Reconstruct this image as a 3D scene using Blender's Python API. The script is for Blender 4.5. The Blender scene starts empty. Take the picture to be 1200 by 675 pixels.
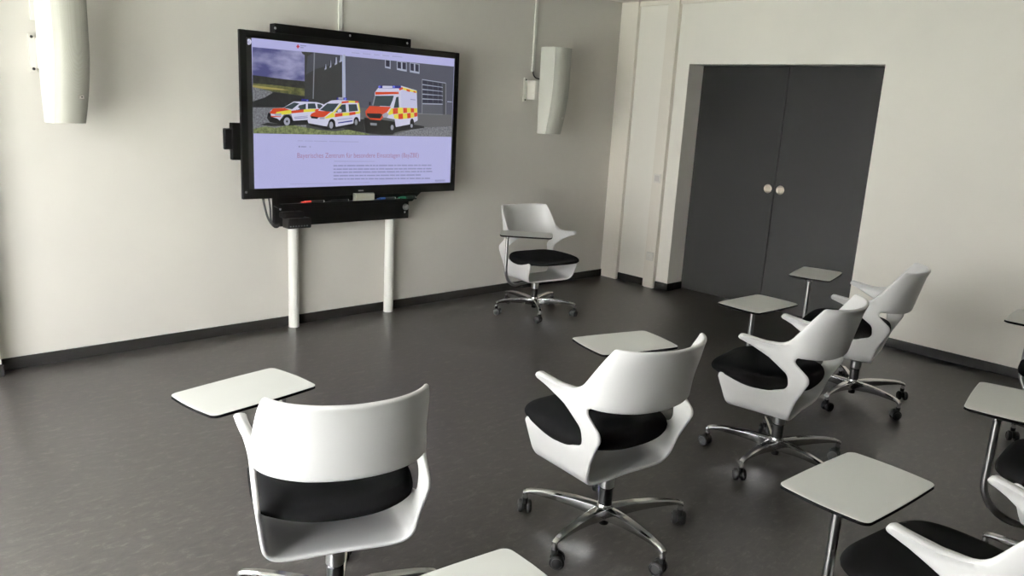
import bpy, bmesh, math, random
from mathutils import Vector, Matrix
from mathutils.geometry import delaunay_2d_cdt, intersect_line_line
PI = math.pi
scene = bpy.context.scene
COL = scene.collection
random.seed(7)

SCREEN_ART = [
 ('asphalt', [[-0.764,1.8598],[0.8105,1.8566],[0.8107,1.3404],[-0.7721,1.34]]),
 ('sky', [[-0.764,1.8598],[-0.3961,1.8603],[-0.397,1.6745],[-0.7676,1.6883]]),
 ('forest', [[-0.7675,1.6934],[-0.6952,1.6904],[-0.6387,1.6862],[-0.5521,1.6811],[-0.397,1.6772],[-0.3973,1.6263],[-0.7692,1.6118]]),
 ('field', [[-0.7685,1.645],[-0.6394,1.6421],[-0.4094,1.631],[-0.4097,1.5826],[-0.5237,1.5932],[-0.6457,1.6028],[-0.769,1.622]]),
 ('straw', [[-0.768,1.6331],[-0.7007,1.6289],[-0.5924,1.6225],[-0.5231,1.6155],[-0.5994,1.6134],[-0.7009,1.6154],[-0.7683,1.6209]]),
 ('gravel', [[-0.769,1.622],[-0.6457,1.6028],[-0.6401,1.5927],[-0.6862,1.5644],[-0.7708,1.5348]]),
 ('shadow', [[-0.7708,1.5348],[-0.6862,1.5644],[-0.6286,1.5969],[-0.4097,1.5826],[-0.3917,1.5131],[-0.7716,1.4987]]),
 ('gravel', [[-0.7716,1.4987],[-0.5835,1.5058],[-0.4043,1.4364],[-0.4048,1.3432],[-0.7721,1.34]]),
 ('building_dark', [[-0.4142,1.8588],[-0.1237,1.8584],[-0.1308,1.4667],[-0.4162,1.5122]]),
 ('forest', [[-0.4379,1.8601],[-0.3468,1.8627],[-0.3938,1.8369],[-0.4046,1.836],[-0.4295,1.8465]]),
 ('building_mid', [[-0.3938,1.835],[-0.3468,1.8627],[-0.134,1.8609],[-0.1376,1.8218],[-0.3361,1.7593],[-0.4052,1.7199]]),
 ('pipe', [[-0.349,1.8612],[-0.3403,1.8613],[-0.3512,1.5699],[-0.3578,1.5696]]),
 ('window_frame', [[-0.266,1.793],[-0.2601,1.796],[-0.2563,1.7668],[-0.2704,1.7568]]),
 ('window_dark', [[-0.2705,1.7914],[-0.263,1.7932],[-0.266,1.7712],[-0.2719,1.7657]]),
 ('window_frame', [[-0.2287,1.82],[-0.2242,1.8229],[-0.2203,1.7822],[-0.2331,1.7723]]),
 ('window_dark', [[-0.2332,1.8184],[-0.2257,1.8203],[-0.2286,1.7867],[-0.2346,1.7811]]),
 ('window_frame', [[-0.1911,1.8422],[-0.1805,1.8456],[-0.1765,1.8034],[-0.1954,1.793]]),
 ('window_dark', [[-0.1956,1.8405],[-0.1881,1.8424],[-0.191,1.8075],[-0.197,1.8019]]),
 ('window_frame', [[-0.157,1.8558],[-0.144,1.8594],[-0.1399,1.8229],[-0.1613,1.8122]]),
 ('window_dark', [[-0.1615,1.8542],[-0.1539,1.8561],[-0.1568,1.8268],[-0.1629,1.8212]]),
 ('building_face', [[-0.1237,1.8584],[0.8105,1.8566],[0.8109,1.5084],[0.5631,1.4974],[-0.128,1.5343]]),
 ('building_lite', [[-0.1399,1.8589],[-0.1172,1.862],[-0.1106,1.4916],[-0.1359,1.4776]]),
 ('window_frame', [[-0.1309,1.8672],[-0.1173,1.8671],[-0.1213,1.583],[-0.1366,1.5823]]),
 ('pave', [[0.4325,1.5053],[0.8111,1.5053],[0.8146,1.3436],[-0.1233,1.342],[-0.1312,1.5342]]),
 ('gravel', [[0.4892,1.4005],[0.8151,1.42],[0.8131,1.3404],[0.2663,1.342]]),
 ('shadow', [[-0.124,1.4387],[0.1208,1.457],[0.5506,1.4141],[0.5511,1.4018],[0.3243,1.373],[0.1227,1.3517],[-0.1235,1.3762]]),
 ('curb', [[0.4908,1.5062],[0.7213,1.5055],[0.7215,1.5014],[0.491,1.5005]]),
 ('window_frame', [[0.1984,1.8608],[0.2447,1.859],[0.2461,1.8001],[0.1996,1.8049]]),
 ('window_dark', [[0.2049,1.8571],[0.2383,1.8557],[0.2393,1.8125],[0.2059,1.8155]]),
 ('window_frame', [[0.2966,1.8562],[0.3816,1.8559],[0.3836,1.7905],[0.2998,1.7984]]),
 ('window_dark', [[0.3027,1.8527],[0.3331,1.8524],[0.3351,1.8073],[0.305,1.8096]]),
 ('window_dark', [[0.345,1.8523],[0.3757,1.852],[0.3772,1.8041],[0.3468,1.8064]]),
 ('window_frame', [[0.4075,1.8551],[0.4932,1.8518],[0.4956,1.7828],[0.4112,1.7896]]),
 ('window_dark', [[0.4137,1.8509],[0.4443,1.8497],[0.4467,1.8001],[0.4164,1.8023]]),
 ('window_dark', [[0.4563,1.8492],[0.4873,1.8479],[0.4891,1.7971],[0.4585,1.7993]]),
 ('window_frame', [[0.518,1.7484],[0.7412,1.7351],[0.7414,1.7301],[0.5182,1.7436]]),
 ('pipe', [[0.518,1.7484],[0.5231,1.7487],[0.5319,1.5035],[0.5246,1.5049]]),
 ('pipe', [[0.7348,1.7347],[0.7423,1.7351],[0.7527,1.5041],[0.7452,1.5038]]),
 ('door_mid', [[0.5233,1.7431],[0.7093,1.7316],[0.7192,1.5055],[0.5319,1.5035]]),
 ('window_dark', [[0.5255,1.7401],[0.5686,1.7373],[0.5695,1.7136],[0.5263,1.7162]]),
 ('window_dark', [[0.5728,1.737],[0.6164,1.7342],[0.6174,1.7107],[0.5737,1.7133]]),
 ('window_dark', [[0.6206,1.7339],[0.6648,1.7311],[0.6658,1.7078],[0.6216,1.7105]]),
 ('window_dark', [[0.669,1.7308],[0.7009,1.7287],[0.7019,1.7057],[0.67,1.7076]]),
 ('window_frame', [[0.5244,1.7128],[0.7106,1.7022],[0.7108,1.6965],[0.5246,1.7065]]),
 ('window_dark', [[0.5267,1.7066],[0.5699,1.7047],[0.5708,1.6809],[0.5275,1.6826]]),
 ('window_dark', [[0.574,1.7045],[0.6177,1.7026],[0.6186,1.6789],[0.5749,1.6807]]),
 ('window_dark', [[0.6219,1.7024],[0.6661,1.7005],[0.6671,1.677],[0.6228,1.6787]]),
 ('window_dark', [[0.6703,1.7003],[0.7022,1.6989],[0.7032,1.6755],[0.6713,1.6768]]),
 ('window_frame', [[0.5256,1.6793],[0.7119,1.6721],[0.7121,1.6664],[0.5258,1.6729]]),
 ('window_dark', [[0.5279,1.673],[0.5711,1.672],[0.572,1.648],[0.5287,1.6489]]),
 ('window_dark', [[0.5752,1.6719],[0.619,1.6709],[0.6199,1.647],[0.5761,1.6479]]),
 ('window_dark', [[0.6231,1.6708],[0.6674,1.6698],[0.6684,1.646],[0.6241,1.6469]]),
 ('window_dark', [[0.6716,1.6697],[0.7035,1.669],[0.7045,1.6453],[0.6726,1.6459]]),
 ('window_frame', [[0.5268,1.6456],[0.7132,1.642],[0.7135,1.6362],[0.527,1.6392]]),
 ('window_dark', [[0.5291,1.6393],[0.5723,1.6392],[0.5732,1.6151],[0.5299,1.6152]]),
 ('window_dark', [[0.5765,1.6392],[0.6202,1.6391],[0.6212,1.6151],[0.5774,1.6151]]),
 ('window_dark', [[0.6244,1.6391],[0.6686,1.6391],[0.6697,1.615],[0.6254,1.615]]),
 ('window_dark', [[0.6729,1.6391],[0.7048,1.639],[0.7058,1.6149],[0.6739,1.615]]),
 ('window_frame', [[0.528,1.6119],[0.7145,1.6118],[0.7148,1.606],[0.5282,1.6054]]),
 ('window_dark', [[0.5303,1.6055],[0.5736,1.6064],[0.5745,1.5821],[0.5312,1.5813]]),
 ('window_dark', [[0.5777,1.6064],[0.6215,1.6073],[0.6225,1.583],[0.5786,1.5822]]),
 ('window_dark', [[0.6257,1.6074],[0.6699,1.6082],[0.671,1.5839],[0.6266,1.5831]]),
 ('window_dark', [[0.6742,1.6083],[0.7061,1.6089],[0.7072,1.5845],[0.6752,1.5839]]),
 ('window_frame', [[0.5292,1.578],[0.7159,1.5814],[0.7161,1.5757],[0.5294,1.5715]]),
 ('door_dark', [[0.7114,1.7317],[0.735,1.7306],[0.745,1.5063],[0.7213,1.5064]]),
 ('window_frame', [[0.758,1.6024],[0.8015,1.6018],[0.8018,1.596],[0.7583,1.5966]]),
 ('grass', [[-0.7694,1.3686],[-0.6874,1.3856],[-0.621,1.3768],[-0.5185,1.3997],[-0.3899,1.3816],[-0.2474,1.363],[-0.2474,1.3414],[-0.7699,1.3424]]),
 ('grass', [[-0.4354,1.3675],[-0.346,1.3719],[-0.1924,1.364],[-0.0909,1.3769],[0.0668,1.3519],[0.0878,1.3432],[-0.4356,1.3396]]),
 ('shadow', [[-0.7255,1.3948],[-0.676,1.4087],[-0.5529,1.3989],[-0.4953,1.4211],[-0.3897,1.4265],[-0.3898,1.4028],[-0.6487,1.3864]]),
 ('black', [[-0.6722,1.4696],[-0.6197,1.4663],[-0.5977,1.4389],[-0.4952,1.4315],[-0.3956,1.4343],[-0.3957,1.4185],[-0.4953,1.4159],[-0.5699,1.3985],[-0.6594,1.4117],[-0.6783,1.4365]]),
 ('white', [[-0.6557,1.4702],[-0.6527,1.488],[-0.563,1.5066],[-0.4941,1.5463],[-0.4245,1.5493],[-0.3296,1.5491],[-0.2813,1.5385],[-0.2599,1.5181],[-0.266,1.5019],[-0.3778,1.4348],[-0.4981,1.4252],[-0.5121,1.4673],[-0.5635,1.463],[-0.5922,1.4237],[-0.6089,1.436],[-0.6505,1.4475]]),
 ('orange', [[-0.6573,1.4752],[-0.637,1.4972],[-0.563,1.504],[-0.5119,1.4905],[-0.5633,1.4758],[-0.6253,1.4626],[-0.6558,1.4651]]),
 ('yellow', [[-0.6139,1.4767],[-0.5118,1.4941],[-0.5109,1.4699],[-0.5748,1.4611],[-0.6197,1.4638]]),
 ('orange', [[-0.5119,1.4879],[-0.4248,1.4999],[-0.4249,1.4816],[-0.5109,1.4714]]),
 ('yellow', [[-0.4248,1.4999],[-0.3387,1.5061],[-0.3448,1.4885],[-0.4249,1.4816]]),
 ('orange', [[-0.3387,1.5046],[-0.2995,1.5087],[-0.3116,1.4907],[-0.3448,1.4885]]),
 ('glass', [[-0.5658,1.5039],[-0.4913,1.5413],[-0.4549,1.5356],[-0.5061,1.4974]]),
 ('glass', [[-0.4785,1.4917],[-0.4567,1.5236],[-0.4081,1.5359],[-0.4083,1.502],[-0.4802,1.4901]]),
 ('glass', [[-0.394,1.5381],[-0.3416,1.5413],[-0.3327,1.5085],[-0.3941,1.5041]]),
 ('glass', [[-0.3266,1.5393],[-0.2995,1.5367],[-0.2752,1.5218],[-0.2752,1.5069],[-0.3225,1.5104]]),
 ('white', [[-0.4772,1.5073],[-0.4597,1.5105],[-0.4511,1.5005],[-0.4715,1.4945]]),
 ('orange', [[-0.6532,1.4515],[-0.5806,1.4507],[-0.5863,1.4454],[-0.6506,1.4445]]),
 ('chrome', [[-0.6281,1.4645],[-0.5804,1.4702],[-0.5834,1.4521],[-0.6254,1.4534]]),
 ('text', [[-0.4921,1.4498],[-0.3955,1.4606],[-0.3955,1.4563],[-0.4922,1.4456]]),
 ('text', [[-0.4922,1.442],[-0.3956,1.4511],[-0.3956,1.4458],[-0.4893,1.4369]]),
 ('black', [[-0.5056,1.4286],[-0.5093,1.4132],[-0.5193,1.4007],[-0.5336,1.3935],[-0.5494,1.3931],[-0.5635,1.3996],[-0.5731,1.4116],[-0.5764,1.4267],[-0.5727,1.4419],[-0.5628,1.4544],[-0.5486,1.4616],[-0.5329,1.4621],[-0.5187,1.4558],[-0.509,1.4438]]),
 ('chrome', [[-0.5212,1.4204],[-0.5235,1.4091],[-0.5296,1.3999],[-0.5384,1.3947],[-0.5481,1.3945],[-0.5567,1.3993],[-0.5626,1.4081],[-0.5646,1.4193],[-0.5623,1.4305],[-0.5562,1.4396],[-0.5475,1.4449],[-0.5378,1.4452],[-0.5292,1.4404],[-0.5232,1.4316]]),
 ('shadow', [[-0.5361,1.42],[-0.5368,1.4166],[-0.5387,1.4139],[-0.5415,1.4123],[-0.5446,1.4122],[-0.5473,1.4137],[-0.5492,1.4163],[-0.5498,1.4197],[-0.5491,1.423],[-0.5472,1.4258],[-0.5444,1.4274],[-0.5413,1.4274],[-0.5386,1.426],[-0.5367,1.4234]]),
 ('blue', [[-0.439,1.5657],[-0.3891,1.5643],[-0.3862,1.5525],[-0.442,1.5527]]),
 ('bluel', [[-0.3921,1.5574],[-0.3927,1.5556],[-0.3943,1.5541],[-0.3967,1.5532],[-0.3993,1.5531],[-0.4017,1.5538],[-0.4033,1.5551],[-0.4039,1.5569],[-0.4033,1.5588],[-0.4017,1.5603],[-0.3993,1.5612],[-0.3967,1.5613],[-0.3943,1.5606],[-0.3927,1.5592]]),
 ('black', [[-0.3937,1.4238],[-0.2792,1.4054],[-0.2423,1.3847],[-0.18,1.3915],[-0.0655,1.416],[-0.0071,1.4285],[-0.0069,1.4118],[-0.0524,1.3997],[-0.1799,1.3806],[-0.2546,1.3737],[-0.3819,1.3977]]),
 ('white', [[-0.3966,1.429],[-0.3787,1.4611],[-0.3217,1.4946],[-0.2732,1.5388],[-0.2242,1.5648],[-0.1683,1.571],[-0.0412,1.5701],[-0.0086,1.5551],[0.0019,1.495],[0.0027,1.4343],[-0.0071,1.434],[-0.0336,1.4636],[-0.0526,1.419],[-0.1862,1.394],[-0.2052,1.4396],[-0.2362,1.4333],[-0.2546,1.3952],[-0.2823,1.3973],[-0.3908,1.4133]]),
 ('orange', [[-0.3805,1.4568],[-0.3697,1.4745],[-0.3217,1.4957],[-0.224,1.4916],[-0.2731,1.4564],[-0.3278,1.4494]]),
 ('yellow', [[-0.2731,1.451],[-0.2054,1.4923],[-0.1928,1.4588],[-0.2547,1.4462],[-0.2731,1.4484]]),
 ('orange', [[-0.1941,1.4803],[-0.1364,1.4876],[-0.1362,1.4659],[-0.194,1.4571]]),
 ('yellow', [[-0.1364,1.4876],[-0.0842,1.4921],[-0.084,1.4714],[-0.1362,1.4659]]),
 ('orange', [[-0.0842,1.4921],[-0.034,1.4982],[-0.0338,1.4801],[-0.084,1.4714]]),
 ('yellow', [[-0.0372,1.4981],[-0.008,1.5013],[-0.0203,1.5573],[-0.0086,1.5551],[0.0025,1.5005],[-0.0012,1.4866],[-0.0338,1.4828]]),
 ('yellow', [[-0.2054,1.4907],[-0.1494,1.5482],[-0.1368,1.5524],[-0.1867,1.4886],[-0.1929,1.4776]]),
 ('orange', [[-0.1432,1.5619],[-0.0893,1.568],[-0.0892,1.5561],[-0.1431,1.5484]]),
 ('yellow', [[-0.0893,1.5701],[-0.0412,1.5701],[-0.0378,1.5566],[-0.0892,1.5561]]),
 ('orange', [[-0.0412,1.5701],[-0.012,1.5686],[-0.0119,1.5593],[-0.0378,1.5566]]),
 ('glass', [[-0.3066,1.5005],[-0.2518,1.5439],[-0.1632,1.5476],[-0.2116,1.4921],[-0.2609,1.4925]]),
 ('glass', [[-0.1898,1.4912],[-0.143,1.5414],[-0.1127,1.5443],[-0.1078,1.494],[-0.1679,1.4866]]),
 ('glass', [[-0.091,1.5451],[-0.028,1.5488],[-0.0158,1.5054],[-0.0855,1.4964]]),
 ('white', [[-0.1742,1.5052],[-0.1586,1.5139],[-0.1428,1.5063],[-0.144,1.4928],[-0.1741,1.489]]),
 ('black', [[-0.3757,1.4585],[-0.3187,1.4534],[-0.3248,1.4415],[-0.3698,1.4445]]),
 ('chrome', [[-0.3066,1.4538],[-0.27,1.4549],[-0.2731,1.4419],[-0.3097,1.4409]]),
 ('text', [[-0.1771,1.443],[-0.0594,1.4573],[-0.0594,1.4535],[-0.177,1.4376]]),
 ('blue', [[-0.1707,1.4232],[-0.0593,1.4409],[-0.0592,1.4315],[-0.1706,1.4161]]),
 ('black', [[-0.1901,1.4129],[-0.1927,1.3983],[-0.2003,1.3864],[-0.2113,1.3797],[-0.2235,1.3795],[-0.2345,1.3857],[-0.2421,1.3972],[-0.2448,1.4116],[-0.2421,1.4261],[-0.2346,1.4379],[-0.2237,1.4447],[-0.2115,1.445],[-0.2005,1.4389],[-0.1929,1.4274]]),
 ('chrome', [[-0.2075,1.4044],[-0.209,1.3945],[-0.2131,1.3865],[-0.2191,1.382],[-0.2257,1.3818],[-0.2317,1.3861],[-0.2359,1.3939],[-0.2374,1.4037],[-0.2359,1.4135],[-0.2318,1.4215],[-0.2258,1.426],[-0.2192,1.4262],[-0.2132,1.422],[-0.2091,1.4142]]),
 ('black', [[-0.0058,1.434],[-0.0079,1.4205],[-0.0139,1.4096],[-0.0228,1.4034],[-0.0326,1.4032],[-0.0416,1.4089],[-0.0478,1.4195],[-0.0501,1.4329],[-0.0481,1.4463],[-0.0421,1.4572],[-0.0333,1.4634],[-0.0234,1.4637],[-0.0145,1.458],[-0.0082,1.4474]]),
 ('pipe', [[-0.0182,1.4282],[-0.0192,1.4195],[-0.0224,1.4125],[-0.0271,1.4085],[-0.0323,1.4084],[-0.0371,1.4122],[-0.0404,1.419],[-0.0416,1.4276],[-0.0406,1.4362],[-0.0374,1.4432],[-0.0327,1.4472],[-0.0275,1.4473],[-0.0228,1.4436],[-0.0194,1.4368]]),
 ('blue', [[-0.1809,1.5854],[-0.1022,1.589],[-0.1021,1.5739],[-0.1808,1.5704]]),
 ('chrome', [[-0.1684,1.5886],[-0.1307,1.5888],[-0.1306,1.5743],[-0.1683,1.5742]]),
 ('bluel', [[-0.1066,1.5802],[-0.1075,1.5773],[-0.1099,1.575],[-0.1135,1.5736],[-0.1174,1.5734],[-0.121,1.5745],[-0.1235,1.5766],[-0.1243,1.5794],[-0.1235,1.5822],[-0.1211,1.5846],[-0.1175,1.586],[-0.1136,1.5862],[-0.11,1.5851],[-0.1075,1.5829]]),
 ('black', [[0.0359,1.4616],[0.0821,1.4566],[0.2478,1.4416],[0.4295,1.4127],[0.4544,1.4268],[0.4385,1.396],[0.2902,1.363],[0.2742,1.3508],[0.178,1.3467],[0.0528,1.3558],[0.0366,1.4167]]),
 ('white', [[0.1177,1.6343],[0.1443,1.6657],[0.3386,1.6912],[0.4736,1.6655],[0.4891,1.4548],[0.4541,1.4369],[0.4404,1.4703],[0.4291,1.4262],[0.2974,1.4031],[0.2879,1.4559],[0.2474,1.4613],[0.2152,1.4669],[0.1183,1.5992]]),
 ('van_side', [[0.3355,1.6551],[0.3555,1.6725],[0.474,1.6522],[0.4828,1.5423],[0.3429,1.537]]),
 ('orange', [[0.1215,1.6377],[0.3154,1.6488],[0.3199,1.6333],[0.1218,1.6185]]),
 ('glass', [[0.096,1.547],[0.1181,1.6119],[0.2758,1.6195],[0.2684,1.5931],[0.2454,1.5451],[0.1348,1.5453]]),
 ('pipe', [[0.096,1.547],[0.1165,1.6119],[0.1258,1.6123],[0.1077,1.5442]]),
 ('orange', [[0.043,1.5034],[0.0769,1.5411],[0.2535,1.5415],[0.2146,1.4963],[0.1797,1.4594],[0.1681,1.446],[0.0822,1.4501],[0.0495,1.4749]]),
 ('black', [[0.0546,1.491],[0.1672,1.4928],[0.1847,1.4856],[0.1639,1.4589],[0.0781,1.4597],[0.0587,1.4751]]),
 ('chrome', [[0.1815,1.4855],[0.2144,1.5029],[0.2371,1.4905],[0.2232,1.4672],[0.1914,1.4662]]),
 ('yellow', [[0.2289,1.4968],[0.2616,1.5392],[0.2696,1.5408],[0.2748,1.4951],[0.2388,1.484]]),
 ('white', [[0.2577,1.5338],[0.2879,1.6168],[0.3242,1.6218],[0.3305,1.5399],[0.2778,1.5346]]),
 ('glass', [[0.2762,1.5345],[0.2961,1.6106],[0.3163,1.6148],[0.3232,1.5396]]),
 ('orange', [[0.2699,1.531],[0.3118,1.5372],[0.3153,1.4964],[0.2724,1.4917]]),
 ('yellow', [[0.3118,1.5391],[0.3551,1.5408],[0.3604,1.4992],[0.3145,1.4964]]),
 ('orange', [[0.3576,1.5389],[0.3906,1.5401],[0.3933,1.5056],[0.3603,1.5025]]),
 ('yellow', [[0.3906,1.5401],[0.4239,1.5414],[0.4266,1.5081],[0.3933,1.5056]]),
 ('orange', [[0.4239,1.5401],[0.4524,1.5398],[0.4551,1.5104],[0.4266,1.5081]]),
 ('yellow', [[0.4524,1.5398],[0.4811,1.5409],[0.4838,1.51],[0.4551,1.5104]]),
 ('yellow', [[0.2749,1.4885],[0.3178,1.4951],[0.3204,1.4601],[0.2837,1.4624]]),
 ('orange', [[0.3178,1.4951],[0.3563,1.4991],[0.3598,1.4612],[0.3204,1.4581]]),
 ('yellow', [[0.3563,1.4991],[0.3934,1.5036],[0.397,1.4656],[0.3598,1.4612]]),
 ('orange', [[0.3934,1.5023],[0.4233,1.5066],[0.4261,1.4692],[0.397,1.4656]]),
 ('yellow', [[0.4233,1.5066],[0.4534,1.509],[0.4562,1.4741],[0.4261,1.4705]]),
 ('orange', [[0.4535,1.5076],[0.4838,1.51],[0.4848,1.483],[0.4578,1.4782]]),
 ('yellow', [[0.347,1.6818],[0.4737,1.6622],[0.4742,1.6476],[0.3557,1.664]]),
 ('orange', [[0.3818,1.6719],[0.4133,1.667],[0.4138,1.6512],[0.3847,1.6576]]),
 ('orange', [[0.4426,1.6619],[0.4654,1.6578],[0.4658,1.6471],[0.4455,1.6508]]),
 ('orange', [[0.3146,1.6788],[0.347,1.6818],[0.3539,1.6691],[0.3233,1.6577]]),
 ('blue', [[0.1494,1.6806],[0.3346,1.6909],[0.3351,1.6733],[0.1497,1.6634]]),
 ('white', [[0.1791,1.6823],[0.2621,1.6856],[0.2624,1.672],[0.1794,1.6663]]),
 ('bluel', [[0.1636,1.675],[0.1627,1.6716],[0.1601,1.6688],[0.1564,1.6671],[0.1523,1.6669],[0.1485,1.6682],[0.1459,1.6707],[0.1449,1.674],[0.1457,1.6773],[0.1483,1.6802],[0.152,1.6818],[0.1561,1.6821],[0.1599,1.6808],[0.1626,1.6783]]),
 ('bluel', [[0.2839,1.6816],[0.283,1.6782],[0.2804,1.6753],[0.2766,1.6736],[0.2723,1.6734],[0.2684,1.6747],[0.2657,1.6773],[0.2646,1.6806],[0.2655,1.684],[0.2681,1.6868],[0.2719,1.6885],[0.2762,1.6888],[0.2801,1.6875],[0.2828,1.6849]]),
 ('text', [[0.4195,1.6031],[0.4639,1.6018],[0.4641,1.5964],[0.4196,1.5971]]),
 ('pipe', [[0.0825,1.4275],[0.137,1.4257],[0.1373,1.4094],[0.0867,1.4102]]),
 ('white', [[0.2964,1.4396],[0.3453,1.4475],[0.3463,1.4109],[0.3014,1.4032]]),
 ('black', [[0.3001,1.3932],[0.2974,1.3758],[0.2892,1.3618],[0.277,1.3538],[0.2633,1.3536],[0.2508,1.3611],[0.2419,1.3748],[0.2385,1.3919],[0.2412,1.4092],[0.2493,1.4231],[0.2614,1.4311],[0.2751,1.4314],[0.2876,1.4241],[0.2965,1.4104]]),
 ('chrome', [[0.2795,1.3994],[0.2785,1.3913],[0.275,1.3848],[0.2699,1.3811],[0.2641,1.381],[0.2589,1.3845],[0.2551,1.3908],[0.2537,1.3988],[0.2548,1.4069],[0.2582,1.4134],[0.2633,1.4171],[0.269,1.4172],[0.2743,1.4138],[0.2781,1.4074]]),
 ('black', [[0.4576,1.4337],[0.4562,1.419],[0.4514,1.4071],[0.4442,1.4004],[0.4359,1.4002],[0.4283,1.4066],[0.4228,1.4182],[0.4205,1.4327],[0.4219,1.4474],[0.4267,1.4592],[0.4339,1.4659],[0.4421,1.4661],[0.4497,1.4598],[0.4552,1.4482]]),
 ('chrome', [[0.4455,1.4144],[0.4447,1.4086],[0.442,1.4038],[0.4381,1.4011],[0.4336,1.401],[0.4294,1.4035],[0.4265,1.4082],[0.4253,1.414],[0.4261,1.4199],[0.4288,1.4246],[0.4327,1.4273],[0.4372,1.4274],[0.4414,1.4249],[0.4443,1.4203]]),
 ('black', [[0.0726,1.5684],[0.0841,1.5689],[0.0845,1.5465],[0.0745,1.5461]]),
 ('red', [[-0.4679,1.8995],[-0.4588,1.9009],[-0.459,1.8781],[-0.4681,1.8773]]),
 ('red', [[-0.4736,1.8928],[-0.4525,1.8935],[-0.4526,1.8848],[-0.4737,1.8836]]),
 ('text', [[-0.4461,1.899],[-0.4042,1.8996],[-0.4043,1.8946],[-0.4462,1.8934]]),
 ('text', [[-0.4462,1.8872],[-0.4242,1.8873],[-0.4243,1.8817],[-0.4462,1.881]]),
 ('text2', [[-0.0717,1.8861],[-0.0084,1.8866],[-0.0083,1.8814],[-0.0717,1.881]]),
 ('text2', [[0.0151,1.8868],[0.0783,1.8873],[0.0783,1.882],[0.0152,1.8816]]),
 ('text2', [[0.1022,1.8874],[0.1506,1.8878],[0.1507,1.8826],[0.1023,1.8822]]),
 ('text2', [[0.1717,1.888],[0.2308,1.8884],[0.2309,1.8831],[0.1718,1.8827]]),
 ('text2', [[0.2523,1.8886],[0.3397,1.8893],[0.3398,1.8839],[0.2525,1.8833]]),
 ('text2', [[-0.4704,1.3005],[-0.4297,1.3002],[-0.4297,1.2963],[-0.4705,1.2966]]),
 ('text2', [[-0.4188,1.3001],[-0.358,1.2997],[-0.358,1.2957],[-0.4188,1.2962]]),
 ('text2', [[-0.3525,1.2996],[-0.2537,1.2989],[-0.2537,1.2949],[-0.3525,1.2957]]),
 ('text2', [[-0.2394,1.2988],[-0.0091,1.2971],[-0.0091,1.293],[-0.2394,1.2948]]),
 ('text', [[-0.4517,1.2606],[-0.4524,1.2581],[-0.4542,1.256],[-0.4569,1.2549],[-0.4598,1.2549],[-0.4624,1.256],[-0.4642,1.258],[-0.4648,1.2606],[-0.4641,1.2631],[-0.4623,1.2652],[-0.4597,1.2663],[-0.4568,1.2663],[-0.4542,1.2652],[-0.4524,1.2632]]),
 ('text', [[-0.4463,1.2636],[-0.408,1.2628],[-0.408,1.2569],[-0.4463,1.2567]]),
 ('text2', [[-0.3848,1.264],[-0.3748,1.263],[-0.3749,1.2551],[-0.3848,1.2551]]),
 ('text2', [[-0.1997,1.1665],[0.1261,1.1622],[0.1261,1.159],[-0.1997,1.1614]]),
 ('text', [[-0.2054,1.1374],[-0.1762,1.1373],[-0.1762,1.1301],[-0.2054,1.1303]]),
 ('text', [[-0.1703,1.1372],[-0.129,1.137],[-0.1289,1.1298],[-0.1703,1.13]]),
 ('text', [[-0.123,1.1369],[-0.1052,1.1368],[-0.1051,1.1296],[-0.123,1.1297]]),
 ('text', [[-0.0992,1.1368],[-0.0328,1.1364],[-0.0328,1.1291],[-0.0991,1.1295]]),
 ('text', [[-0.0267,1.1363],[0.0408,1.1359],[0.0409,1.1285],[-0.0267,1.129]]),
 ('text', [[0.047,1.1359],[0.0781,1.1357],[0.0782,1.1283],[0.0471,1.1285]]),
 ('text', [[0.0844,1.1357],[0.1032,1.1355],[0.1033,1.1281],[0.0845,1.1282]]),
 ('text', [[0.1095,1.1355],[0.1284,1.1354],[0.1286,1.1279],[0.1096,1.1281]]),
 ('text', [[0.1348,1.1353],[0.1538,1.1352],[0.154,1.1277],[0.1349,1.1279]]),
 ('text', [[0.1602,1.1352],[0.2309,1.1347],[0.2311,1.1272],[0.1603,1.1277]]),
 ('text', [[0.2374,1.1347],[0.2831,1.1344],[0.2833,1.1268],[0.2376,1.1272]]),
 ('text', [[0.2897,1.1344],[0.3094,1.1343],[0.3096,1.1266],[0.2899,1.1268]]),
 ('text', [[0.3161,1.1342],[0.3493,1.134],[0.3495,1.1264],[0.3163,1.1266]]),
 ('text', [[0.356,1.134],[0.403,1.1337],[0.4032,1.126],[0.3562,1.1263]]),
 ('text', [[0.4097,1.1336],[0.4573,1.1333],[0.4576,1.1256],[0.41,1.1259]]),
 ('text', [[0.4642,1.1333],[0.4986,1.1331],[0.4988,1.1253],[0.4644,1.1255]]),
 ('text', [[0.5055,1.1331],[0.5263,1.1329],[0.5266,1.1251],[0.5058,1.1253]]),
 ('text', [[0.5332,1.1329],[0.5823,1.1326],[0.5825,1.1247],[0.5335,1.1251]]),
 ('text', [[0.5893,1.1325],[0.6247,1.1323],[0.625,1.1244],[0.5896,1.1247]]),
 ('text', [[-0.2054,1.1144],[-0.1878,1.1143],[-0.1878,1.1071],[-0.2053,1.1073]]),
 ('text', [[-0.182,1.1142],[-0.1407,1.1138],[-0.1407,1.1066],[-0.1819,1.107]]),
 ('text', [[-0.1348,1.1138],[-0.093,1.1134],[-0.0929,1.1061],[-0.1347,1.1065]]),
 ('text', [[-0.087,1.1133],[-0.0569,1.113],[-0.0568,1.1057],[-0.0869,1.106]]),
 ('text', [[-0.0508,1.113],[-0.0204,1.1127],[-0.0203,1.1054],[-0.0507,1.1057]]),
 ('text', [[-0.0143,1.1126],[0.0288,1.1122],[0.0289,1.1048],[-0.0142,1.1053]]),
 ('text', [[0.0349,1.1122],[0.0785,1.1118],[0.0786,1.1043],[0.035,1.1048]]),
 ('text', [[0.0848,1.1117],[0.1289,1.1113],[0.129,1.1038],[0.0849,1.1043]]),
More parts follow.
